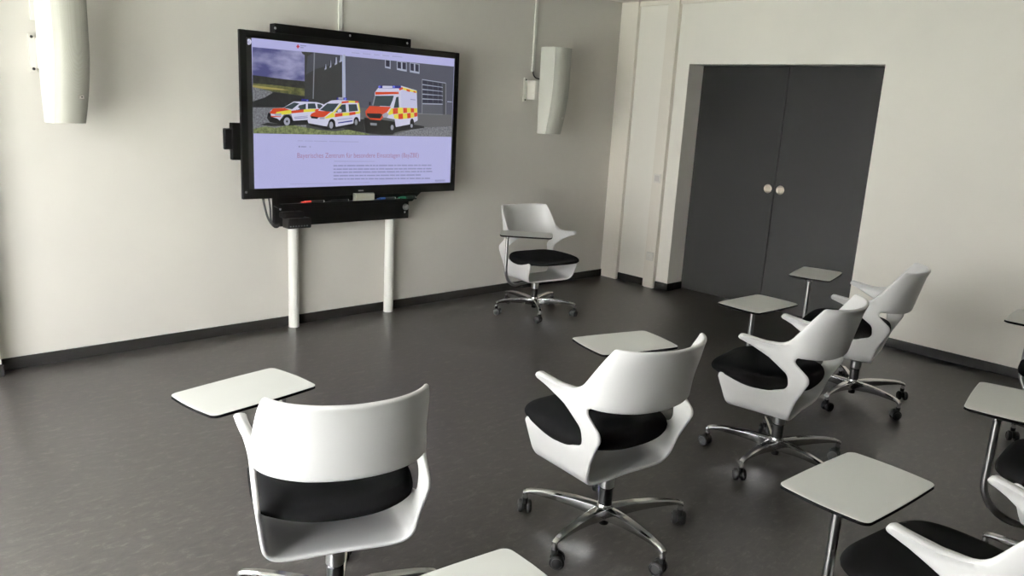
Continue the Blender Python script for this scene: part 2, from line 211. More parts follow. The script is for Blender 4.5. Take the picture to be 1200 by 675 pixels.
 ('text', [[0.1352,1.1112],[0.1543,1.111],[0.1544,1.1035],[0.1353,1.1037]]),
 ('text', [[0.1607,1.111],[0.2056,1.1106],[0.2057,1.103],[0.1608,1.1035]]),
 ('text', [[0.212,1.1105],[0.2837,1.1098],[0.2839,1.1022],[0.2122,1.1029]]),
 ('text', [[0.2903,1.1098],[0.3233,1.1094],[0.3235,1.1018],[0.2905,1.1021]]),
 ('text', [[0.33,1.1094],[0.3633,1.1091],[0.3635,1.1014],[0.3302,1.1017]]),
 ('text', [[0.37,1.109],[0.4037,1.1087],[0.4039,1.101],[0.3702,1.1013]]),
 ('text', [[0.4105,1.1086],[0.4856,1.1079],[0.4859,1.1001],[0.4107,1.1009]]),
 ('text', [[0.4925,1.1078],[0.5411,1.1074],[0.5414,1.0995],[0.4928,1.1]]),
 ('text', [[0.5481,1.1073],[0.5691,1.1071],[0.5694,1.0993],[0.5484,1.0995]]),
 ('text', [[0.5762,1.1071],[0.6257,1.1066],[0.626,1.0987],[0.5765,1.0992]]),
 ('text', [[-0.2053,1.0924],[-0.1877,1.0923],[-0.1877,1.0851],[-0.2053,1.0852]]),
 ('text', [[-0.1819,1.0922],[-0.1406,1.0919],[-0.1405,1.0847],[-0.1818,1.085]]),
 ('text', [[-0.1346,1.0919],[-0.0928,1.0916],[-0.0928,1.0843],[-0.1346,1.0846]]),
 ('text', [[-0.0868,1.0915],[-0.0566,1.0913],[-0.0566,1.084],[-0.0868,1.0842]]),
 ('text', [[-0.0506,1.0913],[0.0167,1.0908],[0.0168,1.0834],[-0.0505,1.0839]]),
 ('text', [[0.0229,1.0907],[0.0914,1.0902],[0.0915,1.0828],[0.023,1.0833]]),
 ('text', [[0.0977,1.0902],[0.1419,1.0899],[0.1421,1.0824],[0.0978,1.0827]]),
 ('text', [[0.1483,1.0898],[0.2189,1.0893],[0.2191,1.0817],[0.1484,1.0823]]),
 ('text', [[0.2254,1.0893],[0.2974,1.0887],[0.2976,1.0811],[0.2256,1.0817]]),
 ('text', [[0.304,1.0887],[0.3372,1.0884],[0.3374,1.0808],[0.3042,1.081]]),
 ('text', [[0.3438,1.0884],[0.3773,1.0881],[0.3776,1.0804],[0.3441,1.0807]]),
 ('text', [[0.3841,1.0881],[0.4315,1.0878],[0.4317,1.08],[0.3843,1.0804]]),
 ('text', [[0.4383,1.0877],[0.4863,1.0874],[0.4866,1.0795],[0.4385,1.0799]]),
 ('text', [[0.4932,1.0873],[0.514,1.0872],[0.5143,1.0793],[0.4935,1.0795]]),
 ('text', [[0.5209,1.0871],[0.5418,1.0869],[0.5421,1.0791],[0.5212,1.0793]]),
 ('text', [[0.5488,1.0869],[0.5699,1.0867],[0.5702,1.0789],[0.5491,1.079]]),
 ('text', [[0.5769,1.0867],[0.6336,1.0863],[0.6339,1.0783],[0.5772,1.0788]]),
 ('text', [[-0.2052,1.0698],[-0.1641,1.0694],[-0.1641,1.0621],[-0.2052,1.0626]]),
 ('text', [[-0.1582,1.0693],[-0.0926,1.0686],[-0.0926,1.0613],[-0.1581,1.0621]]),
 ('text', [[-0.0866,1.0685],[-0.0443,1.068],[-0.0442,1.0607],[-0.0866,1.0612]]),
 ('text', [[-0.0382,1.068],[-0.0076,1.0676],[-0.0075,1.0603],[-0.0381,1.0606]]),
 ('text', [[-0.0015,1.0676],[0.0294,1.0672],[0.0295,1.0598],[-0.0014,1.0602]]),
 ('text', [[0.0356,1.0672],[0.0542,1.067],[0.0543,1.0595],[0.0357,1.0597]]),
 ('text', [[0.0605,1.0669],[0.1297,1.0661],[0.1298,1.0586],[0.0606,1.0594]]),
 ('text', [[0.136,1.0661],[0.1679,1.0657],[0.1681,1.0582],[0.1362,1.0585]]),
 ('text', [[0.1743,1.0656],[0.2455,1.0648],[0.2457,1.0572],[0.1745,1.0581]]),
 ('text', [[0.252,1.0648],[0.298,1.0643],[0.2982,1.0566],[0.2522,1.0572]]),
 ('text', [[0.3046,1.0642],[0.3378,1.0638],[0.338,1.0561],[0.3048,1.0565]]),
 ('text', [[0.3445,1.0638],[0.3915,1.0632],[0.3918,1.0555],[0.3447,1.0561]]),
 ('text', [[0.3983,1.0632],[0.4733,1.0623],[0.4736,1.0545],[0.3985,1.0554]]),
 ('text', [[0.4802,1.0623],[0.5288,1.0617],[0.529,1.0539],[0.4805,1.0544]]),
 ('text', [[-0.2051,1.0472],[-0.1758,1.0467],[-0.1757,1.0395],[-0.2051,1.04]]),
 ('text', [[-0.1699,1.0467],[-0.1284,1.046],[-0.1283,1.0388],[-0.1698,1.0394]]),
 ('text', [[-0.1224,1.046],[-0.1044,1.0457],[-0.1044,1.0384],[-0.1223,1.0387]]),
 ('text', [[-0.0984,1.0456],[-0.0804,1.0453],[-0.0803,1.038],[-0.0984,1.0383]]),
 ('text', [[-0.0744,1.0453],[-0.044,1.0448],[-0.044,1.0374],[-0.0743,1.0379]]),
 ('text', [[-0.0379,1.0447],[0.005,1.0441],[0.0051,1.0367],[-0.0379,1.0374]]),
 ('text', [[0.0111,1.044],[0.0421,1.0435],[0.0422,1.0361],[0.0112,1.0366]]),
 ('text', [[0.0483,1.0434],[0.0671,1.0432],[0.0672,1.0357],[0.0484,1.036]]),
 ('text', [[0.0733,1.0431],[0.1174,1.0424],[0.1175,1.0349],[0.0734,1.0356]]),
 ('text', [[0.1237,1.0423],[0.1556,1.0419],[0.1557,1.0343],[0.1239,1.0348]]),
 ('text', [[0.162,1.0418],[0.207,1.0411],[0.2072,1.0335],[0.1621,1.0342]]),
 ('text', [[0.2135,1.041],[0.2854,1.0399],[0.2856,1.0323],[0.2137,1.0334]]),
 ('text', [[0.292,1.0398],[0.3119,1.0396],[0.3121,1.0319],[0.2922,1.0322]]),
 ('text', [[0.3185,1.0395],[0.3385,1.0392],[0.3387,1.0315],[0.3187,1.0318]]),
 ('text', [[0.3452,1.0391],[0.3922,1.0384],[0.3925,1.0306],[0.3454,1.0313]]),
 ('text', [[0.399,1.0383],[0.4194,1.038],[0.4196,1.0302],[0.3992,1.0305]]),
 ('text', [[0.4262,1.0379],[0.4742,1.0372],[0.4744,1.0293],[0.4264,1.0301]]),
 ('text', [[0.4811,1.0371],[0.5297,1.0363],[0.5299,1.0285],[0.4813,1.0292]]),
 ('text', [[0.5366,1.0362],[0.5577,1.0359],[0.558,1.028],[0.5369,1.0283]]),
 ('text', [[0.5647,1.0358],[0.6143,1.0351],[0.6146,1.0271],[0.565,1.0279]]),
 ('text2', [[-0.5296,1.0196],[0.0813,1.0158],[0.0813,1.0121],[-0.5297,1.0162]]),
 ('text2', [[0.6611,1.0193],[0.7581,1.0194],[0.7588,1.004],[0.6617,1.0048]]),
 ('white', [[-0.7742,1.8888],[-0.7761,1.8809],[-0.7811,1.8742],[-0.7882,1.8701],[-0.7959,1.8694],[-0.8028,1.8723],[-0.8074,1.8781],[-0.809,1.8857],[-0.8071,1.8936],[-0.8021,1.9002],[-0.7951,1.9043],[-0.7874,1.9051],[-0.7805,1.9023],[-0.7758,1.8965]]),
 ('text', [[-0.786,1.8967],[-0.7834,1.894],[-0.7938,1.8861],[-0.7842,1.88],[-0.7876,1.8767],[-0.7998,1.8855]]),
]

# ------------------------------------------------------------------ materials
def lin(c):
    return tuple(((v/255.0)/12.92 if v/255.0 <= .04045 else ((v/255.0+.055)/1.055)**2.4) for v in c) + (1,)

def mat(name, rgb, rough=.5, metal=0, spec=.5, emit=None, estr=0, coat=0):
    m = bpy.data.materials.new(name); m.use_nodes = True
    b = m.node_tree.nodes['Principled BSDF']
    b.inputs['Base Color'].default_value = lin(rgb)
    b.inputs['Roughness'].default_value = rough
    b.inputs['Metallic'].default_value = metal
    b.inputs['Specular IOR Level'].default_value = spec
    if coat: b.inputs['Coat Weight'].default_value = coat; b.inputs['Coat Roughness'].default_value = .15
    if emit: b.inputs['Emission Color'].default_value = lin(emit); b.inputs['Emission Strength'].default_value = estr
    return m

def add_bump(m, scale, strength, dist=.002, detail=3, coord='Object'):
    nt = m.node_tree; b = nt.nodes['Principled BSDF']
    tc = nt.nodes.new('ShaderNodeTexCoord'); n = nt.nodes.new('ShaderNodeTexNoise'); bu = nt.nodes.new('ShaderNodeBump')
    n.inputs['Scale'].default_value = scale; n.inputs['Detail'].default_value = detail
    bu.inputs['Strength'].default_value = strength; bu.inputs['Distance'].default_value = dist
    nt.links.new(tc.outputs[coord], n.inputs['Vector']); nt.links.new(n.outputs['Fac'], bu.inputs['Height'])
    nt.links.new(bu.outputs['Normal'], b.inputs['Normal'])

def wall_material(name, rgb):
    m = mat(name, rgb, .85, spec=.25)
    nt = m.node_tree; b = nt.nodes['Principled BSDF']
    tc = nt.nodes.new('ShaderNodeTexCoord'); n = nt.nodes.new('ShaderNodeTexNoise'); r = nt.nodes.new('ShaderNodeValToRGB')
    n.inputs['Scale'].default_value = .9; n.inputs['Detail'].default_value = 4
    c = lin(rgb)
    r.color_ramp.elements[0].color = (c[0]*.955, c[1]*.955, c[2]*.96, 1); r.color_ramp.elements[0].position = .35
    r.color_ramp.elements[1].color = (c[0]*1.02, c[1]*1.02, c[2]*1.015, 1); r.color_ramp.elements[1].position = .65
    nt.links.new(tc.outputs['Object'], n.inputs['Vector']); nt.links.new(n.outputs['Fac'], r.inputs['Fac'])
    nt.links.new(r.outputs['Color'], b.inputs['Base Color'])
    n2 = nt.nodes.new('ShaderNodeTexNoise'); n2.inputs['Scale'].default_value = 260
    bu = nt.nodes.new('ShaderNodeBump'); bu.inputs['Strength'].default_value = .12; bu.inputs['Distance'].default_value = .001
    nt.links.new(tc.outputs['Object'], n2.inputs['Vector']); nt.links.new(n2.outputs['Fac'], bu.inputs['Height'])
    nt.links.new(bu.outputs['Normal'], b.inputs['Normal'])
    return m

def linoleum(name, base, lighter, darker, rough):
    """marbled linoleum: fine streaks running mostly one way"""
    m = mat(name, base, rough, spec=.5)
    nt = m.node_tree; b = nt.nodes['Principled BSDF']; L = nt.links
    tc = nt.nodes.new('ShaderNodeTexCoord'); mp = nt.nodes.new('ShaderNodeMapping')
    mp.inputs['Rotation'].default_value = (0, 0, math.radians(8)); mp.inputs['Scale'].default_value = (2.6, 5.2, 1)
    L.new(tc.outputs['Object'], mp.inputs['Vector'])
    n = nt.nodes.new('ShaderNodeTexNoise'); n.inputs['Scale'].default_value = 6; n.inputs['Detail'].default_value = 12
    n.inputs['Roughness'].default_value = .78; n.inputs['Distortion'].default_value = .5
    L.new(mp.outputs['Vector'], n.inputs['Vector'])
    r = nt.nodes.new('ShaderNodeValToRGB'); cr = r.color_ramp
    cr.elements[0].position = .36; cr.elements[0].color = lin(darker)
    cr.elements[1].position = .5; cr.elements[1].color = lin(base)
    e = cr.elements.new(.53); e.color = lin(base)
    e = cr.elements.new(.66); e.color = lin(lighter)
    L.new(n.outputs['Fac'], r.inputs['Fac'])
    n2 = nt.nodes.new('ShaderNodeTexNoise'); n2.inputs['Scale'].default_value = 1.1; n2.inputs['Detail'].default_value = 3
    L.new(tc.outputs['Object'], n2.inputs['Vector'])
    mx = nt.nodes.new('ShaderNodeMix'); mx.data_type = 'RGBA'; mx.blend_type = 'MULTIPLY'
    r2 = nt.nodes.new('ShaderNodeValToRGB')
    r2.color_ramp.elements[0].color = (.86, .86, .86, 1); r2.color_ramp.elements[0].position = .3
    r2.color_ramp.elements[1].color = (1.06, 1.06, 1.06, 1); r2.color_ramp.elements[1].position = .7
    L.new(n2.outputs['Fac'], r2.inputs['Fac'])
    mx.inputs['Factor'].default_value = 1
    L.new(r.outputs['Color'], mx.inputs['A']); L.new(r2.outputs['Color'], mx.inputs['B'])
    L.new(mx.outputs['Result'], b.inputs['Base Color'])
    rr = nt.nodes.new('ShaderNodeMapRange'); rr.inputs['To Min'].default_value = rough-.05; rr.inputs['To Max'].default_value = rough+.08
    L.new(n.outputs['Fac'], rr.inputs['Value']); L.new(rr.outputs['Result'], b.inputs['Roughness'])
    bu = nt.nodes.new('ShaderNodeBump'); bu.inputs['Strength'].default_value = .08; bu.inputs['Distance'].default_value = .001
    L.new(n.outputs['Fac'], bu.inputs['Height']); L.new(bu.outputs['Normal'], b.inputs['Normal'])
    return m

M = {}
M['wall'] = wall_material('white_wall_paint', (208, 204, 196))
M['wall_warm'] = wall_material('warm_white_wall_paint', (236, 232, 223))
M['wall_dim'] = wall_material('low_bounce_grey_wall', (150, 148, 142))  # unseen back wall, greyed so that it bounces less light onto the chairs
M['pillar'] = wall_material('cream_casing_paint', (228, 222, 211))
M['ceiling'] = wall_material('ceiling_paint', (225, 222, 215))
M['floor'] = linoleum('dark_marbled_linoleum', (57, 54, 51), (84, 80, 76), (43, 41, 39), .33)
M['skirting'] = mat('black_skirting', (22, 21, 20), .6, spec=.2); add_bump(M['skirting'], 90, .1)
M['door'] = mat('anthracite_door', (26, 26, 24), .55, spec=.2); add_bump(M['door'], 150, .06)
M['door_gap'] = mat('door_gap', (14, 14, 14), .8)
M['shell'] = mat('white_plastic_shell', (205, 204, 202), .36, spec=.5); add_bump(M['shell'], 700, .05, .0005)
M['fabric'] = mat('black_upholstery', (9, 9, 9), .95, spec=.06); add_bump(M['fabric'], 900, .5, .001)
M['chrome'] = mat('polished_aluminium', (205, 205, 205), .13, 1)
M['steel'] = mat('brushed_steel_tube', (168, 168, 166), .28, 1)
M['black'] = mat('black_plastic', (9, 9, 9), .3, spec=.4)
M['blackmatt'] = mat('black_rubber', (8, 8, 8), .5, spec=.3)
M['edge'] = mat('black_tablet_edge', (6, 6, 6), .8, spec=.05)
M['grey_hub'] = mat('grey_plastic_ring', (34, 34, 34), .4)
M['laminate'] = mat('pale_grey_laminate', (198, 198, 193), .45); add_bump(M['laminate'], 400, .03, .0005)
M['tvblack'] = mat('black_display_frame', (5, 5, 5), .4, spec=.2)
M['tvmetal'] = mat('black_sheet_metal', (6, 6, 6), .5, spec=.15)
M['screw'] = mat('bright_screw', (200, 200, 200), .3, 1)
M['post'] = mat('white_steel_post', (232, 231, 224), .35)
M['speaker'] = mat('speaker_side_white', (212, 211, 202), .5)
M['socket'] = mat('socket_white', (214, 210, 202), .35)
M['brass'] = mat('satin_nickel', (205, 196, 178), .3, 1)
M['pullin'] = mat('pull_recess', (186, 176, 158), .45, .5)
M['glass'] = mat('window_glass', (255, 255, 255), 0)
M['glass'].node_tree.nodes['Principled BSDF'].inputs['Transmission Weight'].default_value = 1
M['glass'].node_tree.nodes['Principled BSDF'].inputs['IOR'].default_value = 1.02
M['winframe'] = mat('window_frame_white', (225, 225, 222), .4)
M['ground'] = mat('outside_ground', (120, 122, 112), .9); add_bump(M['ground'], 3, .4, .05)
M['eraser'] = mat('eraser_felt', (158, 156, 142), .8)
M['bolt'] = mat('bolt_grey', (90, 90, 88), .4, .8)
M['cable'] = mat('black_cable', (14, 14, 14), .5)

def grille_material():
    m = mat('perforated_speaker_grille', (178, 177, 164), .55)
    nt = m.node_tree; b = nt.nodes['Principled BSDF']; L = nt.links
    tc = nt.nodes.new('ShaderNodeTexCoord'); v = nt.nodes.new('ShaderNodeTexVoronoi'); v.inputs['Scale'].default_value = 420
    v.inputs['Randomness'].default_value = .1
    r = nt.nodes.new('ShaderNodeValToRGB'); r.color_ramp.elements[0].position = .12; r.color_ramp.elements[0].color = lin((142, 141, 131))
    r.color_ramp.elements[1].position = .42; r.color_ramp.elements[1].color = lin((166, 165, 154))
    L.new(tc.outputs['Object'], v.inputs['Vector']); L.new(v.outputs['Distance'], r.inputs['Fac']); L.new(r.outputs['Color'], b.inputs['Base Color'])
    return m
M['grille'] = grille_material()

# ------------------------------------------------------------------ helpers
def setp(o, label=None, cat=None, group=None, kind=None):
    if label: o['label'] = label
    if cat: o['category'] = cat
    if group: o['group'] = group
    if kind: o['kind'] = kind
    return o

def obj(name, bm, m, parent=None, smooth=False, auto=None, bevel=None, loc=None):
    me = bpy.data.meshes.new(name)
    bmesh.ops.recalc_face_normals(bm, faces=bm.faces[:])
    bm.to_mesh(me); bm.free()
    for x in (m if isinstance(m, (list, tuple)) else [m]): me.materials.append(x)
    o = bpy.data.objects.new(name, me); COL.objects.link(o)
    if smooth or auto is not None:
        for p in me.polygons: p.use_smooth = True
    if auto is not None:
        me.set_sharp_from_angle(angle=math.radians(auto))
    if bevel:
        b = o.modifiers.new('bevel', 'BEVEL'); b.width = bevel; b.segments = 2; b.limit_method = 'ANGLE'; b.angle_limit = math.radians(40)
    if parent: o.parent = parent
    if loc: o.location = loc
    return o

def empty(name, loc=(0, 0, 0), rz=0, **k):
    o = bpy.data.objects.new(name, None); COL.objects.link(o); o.location = loc; o.rotation_euler = (0, 0, rz)
    o.empty_display_size = .1
    return setp(o, **k)

def box(bm, x0, x1, y0, y1, z0, z1, mi=0):
    v = [bm.verts.new(c) for c in ((x0,y0,z0),(x1,y0,z0),(x1,y1,z0),(x0,y1,z0),(x0,y0,z1),(x1,y0,z1),(x1,y1,z1),(x0,y1,z1))]
    for f in ((0,3,2,1),(4,5,6,7),(0,1,5,4),(1,2,6,5),(2,3,7,6),(3,0,4,7)):
        q = bm.faces.new([v[i] for i in f]); q.material_index = mi
    return v

def BOX(*a):
    bm = bmesh.new(); box(bm, *a); return bm

def lathe(bm, prof, n=28, mi=0, M4=None):
    """revolve (r,z) profile about z"""
    rings = []
    for r, z in prof:
        if r < 1e-6:
            rings.append([bm.verts.new((0, 0, z))])
        else:
            rings.append([bm.verts.new((r*math.cos(2*PI*i/n), r*math.sin(2*PI*i/n), z)) for i in range(n)])
    for a, b in zip(rings, rings[1:]):
        for i in range(n):
            j = (i+1) % n
            if len(a) == 1 and len(b) == 1: continue
            if len(a) == 1: f = bm.faces.new((a[0], b[i], b[j]))
            elif len(b) == 1: f = bm.faces.new((a[i], a[j], b[0]))
            else: f = bm.faces.new((a[i], a[j], b[j], b[i]))
            f.material_index = mi
    if M4 is not None:
        bmesh.ops.transform(bm, matrix=M4, verts=[v for r in rings for v in r])

def tube(bm, pts, r, n=14, caps=True, mi=0):
    pts = [Vector(p) for p in pts]; rings = []
    up = None
    for i, p in enumerate(pts):
        if i == 0: t = pts[1]-p
        elif i == len(pts)-1: t = p-pts[i-1]
        else: t = (pts[i+1]-p).normalized()+(p-pts[i-1]).normalized()
        t.normalize()
        if up is None:
            up = t.orthogonal().normalized()
        up = (up - t*up.dot(t)).normalized(); s = t.cross(up)
        rr = r(i/(len(pts)-1)) if callable(r) else r
        rings.append([bm.verts.new(p+(up*math.cos(2*PI*k/n)+s*math.sin(2*PI*k/n))*rr) for k in range(n)])
    for a, b in zip(rings, rings[1:]):
        for i in range(n):
            f = bm.faces.new((a[i], a[(i+1) % n], b[(i+1) % n], b[i])); f.material_index = mi
    if caps:
        bm.faces.new(rings[0][::-1]).material_index = mi; bm.faces.new(rings[-1]).material_index = mi

def fillet(pts, closed=True):
    """pts = (x, y, radius): polyline with rounded corners"""
    out = []; n = len(pts)
    for i in range(n):
        x, y, r = pts[i]; p = Vector((x, y))
        if (not closed and i in (0, n-1)) or r <= 0: out.append(p); continue
        a = Vector(pts[(i-1) % n][:2]); b = Vector(pts[(i+1) % n][:2])
        u = a-p; v = b-p; lu, lv = u.length, v.length; u.normalize(); v.normalize()
        ang = math.acos(max(-1, min(1, u.dot(v))))
        d = min(r/max(math.tan(ang/2), 1e-3), lu*.49, lv*.49)
        s = p+u*d; e = p+v*d; k = max(3, int((PI-ang)/math.radians(9)))
        rr = d*math.tan(ang/2); c = p+(u+v).normalized()*(rr/math.sin(ang/2))
        a0 = math.atan2(s.y-c.y, s.x-c.x); a1 = math.atan2(e.y-c.y, e.x-c.x); da = (a1-a0+PI) % (2*PI)-PI
        for q in range(k+1):
            t = a0+da*q/k; out.append(Vector((c.x+rr*math.cos(t), c.y+rr*math.sin(t))))
    return out

def resample(pts, step):
    out = []
    for a, b in zip(pts, pts[1:]):
        n = max(1, int(math.ceil((b-a).length/step)))
        for i in range(n): out.append(a.lerp(b, i/n))
    out.append(pts[-1]); return out

def prism(bm, pts2, z0, z1, mi=0, mi_side=None, mi_bot=None):
    a = [bm.verts.new((p[0], p[1], z0)) for p in pts2]; b = [bm.verts.new((p[0], p[1], z1)) for p in pts2]
    bm.faces.new(a[::-1]).material_index = mi if mi_bot is None else mi_bot
    bm.faces.new(b).material_index = mi
    n = len(a)
    for i in range(n):
        bm.faces.new((a[i], a[(i+1) % n], b[(i+1) % n], b[i])).material_index = mi if mi_side is None else mi_side

def sstep(a, b, x):
    t = max(0, min(1, (x-a)/(b-a))); return t*t*(3-2*t)

# ------------------------------------------------------------------ the room
CEIL = 2.575
XL, YB = -6.75, -8.4        # window wall plane, back wall plane
def struct(name, bm, m, **k):
    o = obj(name, bm, m, **k); o['kind'] = 'structure'; return o
struct('floor', BOX(XL-.3, .6, YB-.3, .3, -.12, 0), M['floor'])
struct('ceiling', BOX(XL-.3, .6, YB-.3, .3, CEIL, CEIL+.15), M['ceiling'])
struct('wall_front', BOX(XL-.3, .6, 0, .2, 0, CEIL), M['wall'])
struct('wall_back', BOX(XL-.3, .6, YB-.2, YB, 0, CEIL), M['wall_dim'])
# door wall with the deep opening
DY0, DY1, DZ = -2.4625, -.779, 2.0315
bm = bmesh.new()
for a in ((0, .34, YB, DY0, 0, CEIL), (0, .34, DY1, 0, 0, CEIL), (0, .34, DY0, DY1, DZ, CEIL)): box(bm, *a)
struct('wall_right', bm, M['wall_warm'])
# window wall
WZ0, WZ1 = .12, 2.42
wins = [(-4.1, -2.5), (-2.3, -.75)]
bm = bmesh.new()
box(bm, XL-.25, XL, YB, 0, 0, WZ0); box(bm, XL-.25, XL, YB, 0, WZ1, CEIL)
ys = [YB]+[v for w in wins for v in w]+[0]
for i in range(0, len(ys), 2): box(bm, XL-.25, XL, ys[i], ys[i+1], WZ0, WZ1)
struct('wall_left', bm, M['wall'])
for i, (a, b) in enumerate(wins):
    bm = bmesh.new(); t = .06; x0, x1 = XL-.17, XL-.1
    box(bm, x0, x1, a, b, WZ0, WZ0+t); box(bm, x0, x1, a, b, WZ1-t, WZ1)
    box(bm, x0, x1, a, a+t, WZ0+t, WZ1-t); box(bm, x0, x1, b-t, b, WZ0+t, WZ1-t)
    mid = (a+b)/2; box(bm, x0, x1, mid-.035, mid+.035, WZ0+t, WZ1-t)
    w = struct('window_%d' % (i+1), bm, M['winframe'])
    obj('pane', BOX(XL-.14, XL-.132, a+.05, b-.05, WZ0+.05, WZ1-.05), M['glass'], parent=w)
# pier beside the screen wall at the left edge of the view
struct('trim_1', BOX(-5.85, -5.158, -.10, 0, 0, CEIL), M['wall'])
# boxed casings next to the doors
struct('trim_2', BOX(-.0415, 0, -.197, 0, 0, CEIL), M['pillar'], bevel=.003)
bm = bmesh.new(); box(bm, -.046, 0, -.647, -.545, 0, CEIL); box(bm, -.034, 0, -.5445, -.520, 0, CEIL)
struct('trim_3', bm, M['pillar'], bevel=.002)
struct('trim_4', BOX(-.02, 0, -8.3, -.647, 2.535, CEIL), M['pillar'])
struct('trim_5', BOX(-.02, 0, -.52, -.197, 2.535, CEIL), M['pillar'])
# skirting
HB = .066
struct('baseboard_front', BOX(-5.158, -.0415, -.012, 0, 0, HB), M['skirting'])
struct('baseboard_pier', BOX(-5.85, -5.150, -.112, -.10, 0, HB), M['skirting'])
bm = bmesh.new()
box(bm, -.012, 0, -.52, -.197, 0, HB); box(bm, -.012, 0, -.791, -.647, 0, HB)
box(bm, 0, .215, -.791, -.779, 0, HB); box(bm, -.012, 0, YB, DY0+.0, 0, HB)
struct('baseboard_right', bm, M['skirting'])
# double doors set back in the opening
XD = .22; SEAM = -1.607
for i, (a, b, py) in enumerate(((DY0-.02, SEAM-.003, -1.6632), (SEAM+.003, DY1+.02, -1.5488))):
    d = struct('door_%d' % (i+1), BOX(XD, XD+.045, a, b, .008, DZ+.01), M['door'])
    bm = bmesh.new()
    lathe(bm, [(.0001, -.004), (.024, -.004), (.026, .0), (.033, .003), (.036, .002), (.037, -.0005)], 32)
    for f in bm.faces:
        f.material_index = 1 if all(v.co.xy.length < .025 for v in f.verts) else 0
    h = obj('door_pull', bm, [M['brass'], M['pullin']], parent=d, auto=35)
    h.rotation_euler = (0, -PI/2, 0); h.location = (XD-.0045, py, 1.0282)
    h['label'] = 'round recessed metal pull'
struct('trim_6', BOX(XD+.05, XD+.12, DY0, DY1, 0, DZ), M['door_gap'])
struct('ground', BOX(-60, XL-.3, -40, 40, -1.2, -1.0), M['ground'])

# ------------------------------------------------------------------ chair
def interp(tab, x):
    for (x0, y0), (x1, y1) in zip(tab, tab[1:]):
        if x <= x1: 
            t = (x-x0)/(x1-x0); return y0+(y1-y0)*t
    return tab[-1][1]

def section():
    ctl = [(0, .292), (.09, .292), (.155, .294), (.193, .303), (.213, .327), (.221, .365), (.229, .43), (.236, .49), (.240, .55), (.240, .63), (.235, .72), (.229, .80), (.227, .90)]
    P = [Vector(c) for c in ctl]; P = [Vector((-.09, .292))]+P+[Vector((.226, .96))]
    pts = []
    for i in range(1, len(P)-2):
        for k in range(12):
            t = k/12; a, b, c, d = P[i-1], P[i], P[i+1], P[i+2]
            pts.append(.5*((2*b)+(c-a)*t+(2*a-5*b+4*c-d)*t*t+(3*b-a-3*c+d)*t**3))
    pts.append(P[-2]); q = [0]
    for a, b in zip(pts, pts[1:]): q.append(q[-1]+(b-a).length)
    return pts, q
SP, SQ = section()
def sec(q):
    q = max(0, min(SQ[-1]-1e-6, q)); lo, hi = 0, len(SQ)-1
    while hi-lo > 1:
        m_ = (lo+hi)//2
        if SQ[m_] <= q: lo = m_
        else: hi = m_
    t = (q-SQ[lo])/(SQ[hi]-SQ[lo]); return SP[lo].lerp(SP[hi], t)
def q_of_z(z):
    for i in range(len(SP)-1):
        if SP[i+1].y >= z and SP[i+1].x > .15:
            t = (z-SP[i].y)/(SP[i+1].y-SP[i].y); return SQ[i]+t*(SQ[i+1]-SQ[i])
A_NOM = .43
SUPN = 2.1
_cache = {}
def arc_table(a0, w, xb):
    key = (round(a0, 4), round(w, 4), round(xb, 4))
    if key in _cache: return _cache[key]
    pts = []
    for i in range(121):
        th = i/120*PI/2
        pts.append(Vector((a0-(a0-xb)*math.sin(th)**(2/SUPN), w*math.cos(th)**(2/SUPN) if i < 120 else 0)))
    L = [0]
    for a, b in zip(pts, pts[1:]): L.append(L[-1]+(b-a).length)
    _cache[key] = (pts, L); return _cache[key]
def shell_map(a, q):
    s = sec(q); w, z = s.x, s.y
    a0 = -.24+.15*sstep(.49, .60, z)-.055*sstep(.66, .80, z)
    w += .022*sstep(-.06, .14, a)*sstep(.54, .65, z)
    if a >= a0 or z < .42: return Vector((a, w, z))
    xb = -.238-.052*((z-.60)/.23)-.008*sstep(.78, .84, z)
    xb = min(xb, a0-.02)
    t = min(1, (a0-a)/(a0+A_NOM))
    pts, L = arc_table(a0, w, xb)
    l = t*L[-1]; lo, hi = 0, len(L)-1
    while hi-lo > 1:
        m_ = (lo+hi)//2
        if L[m_] <= l: lo = m_
        else: hi = m_
    k = (l-L[lo])/max(1e-9, L[hi]-L[lo]); p = pts[lo].lerp(pts[hi], k)
    return Vector((p.x, p.y, z))

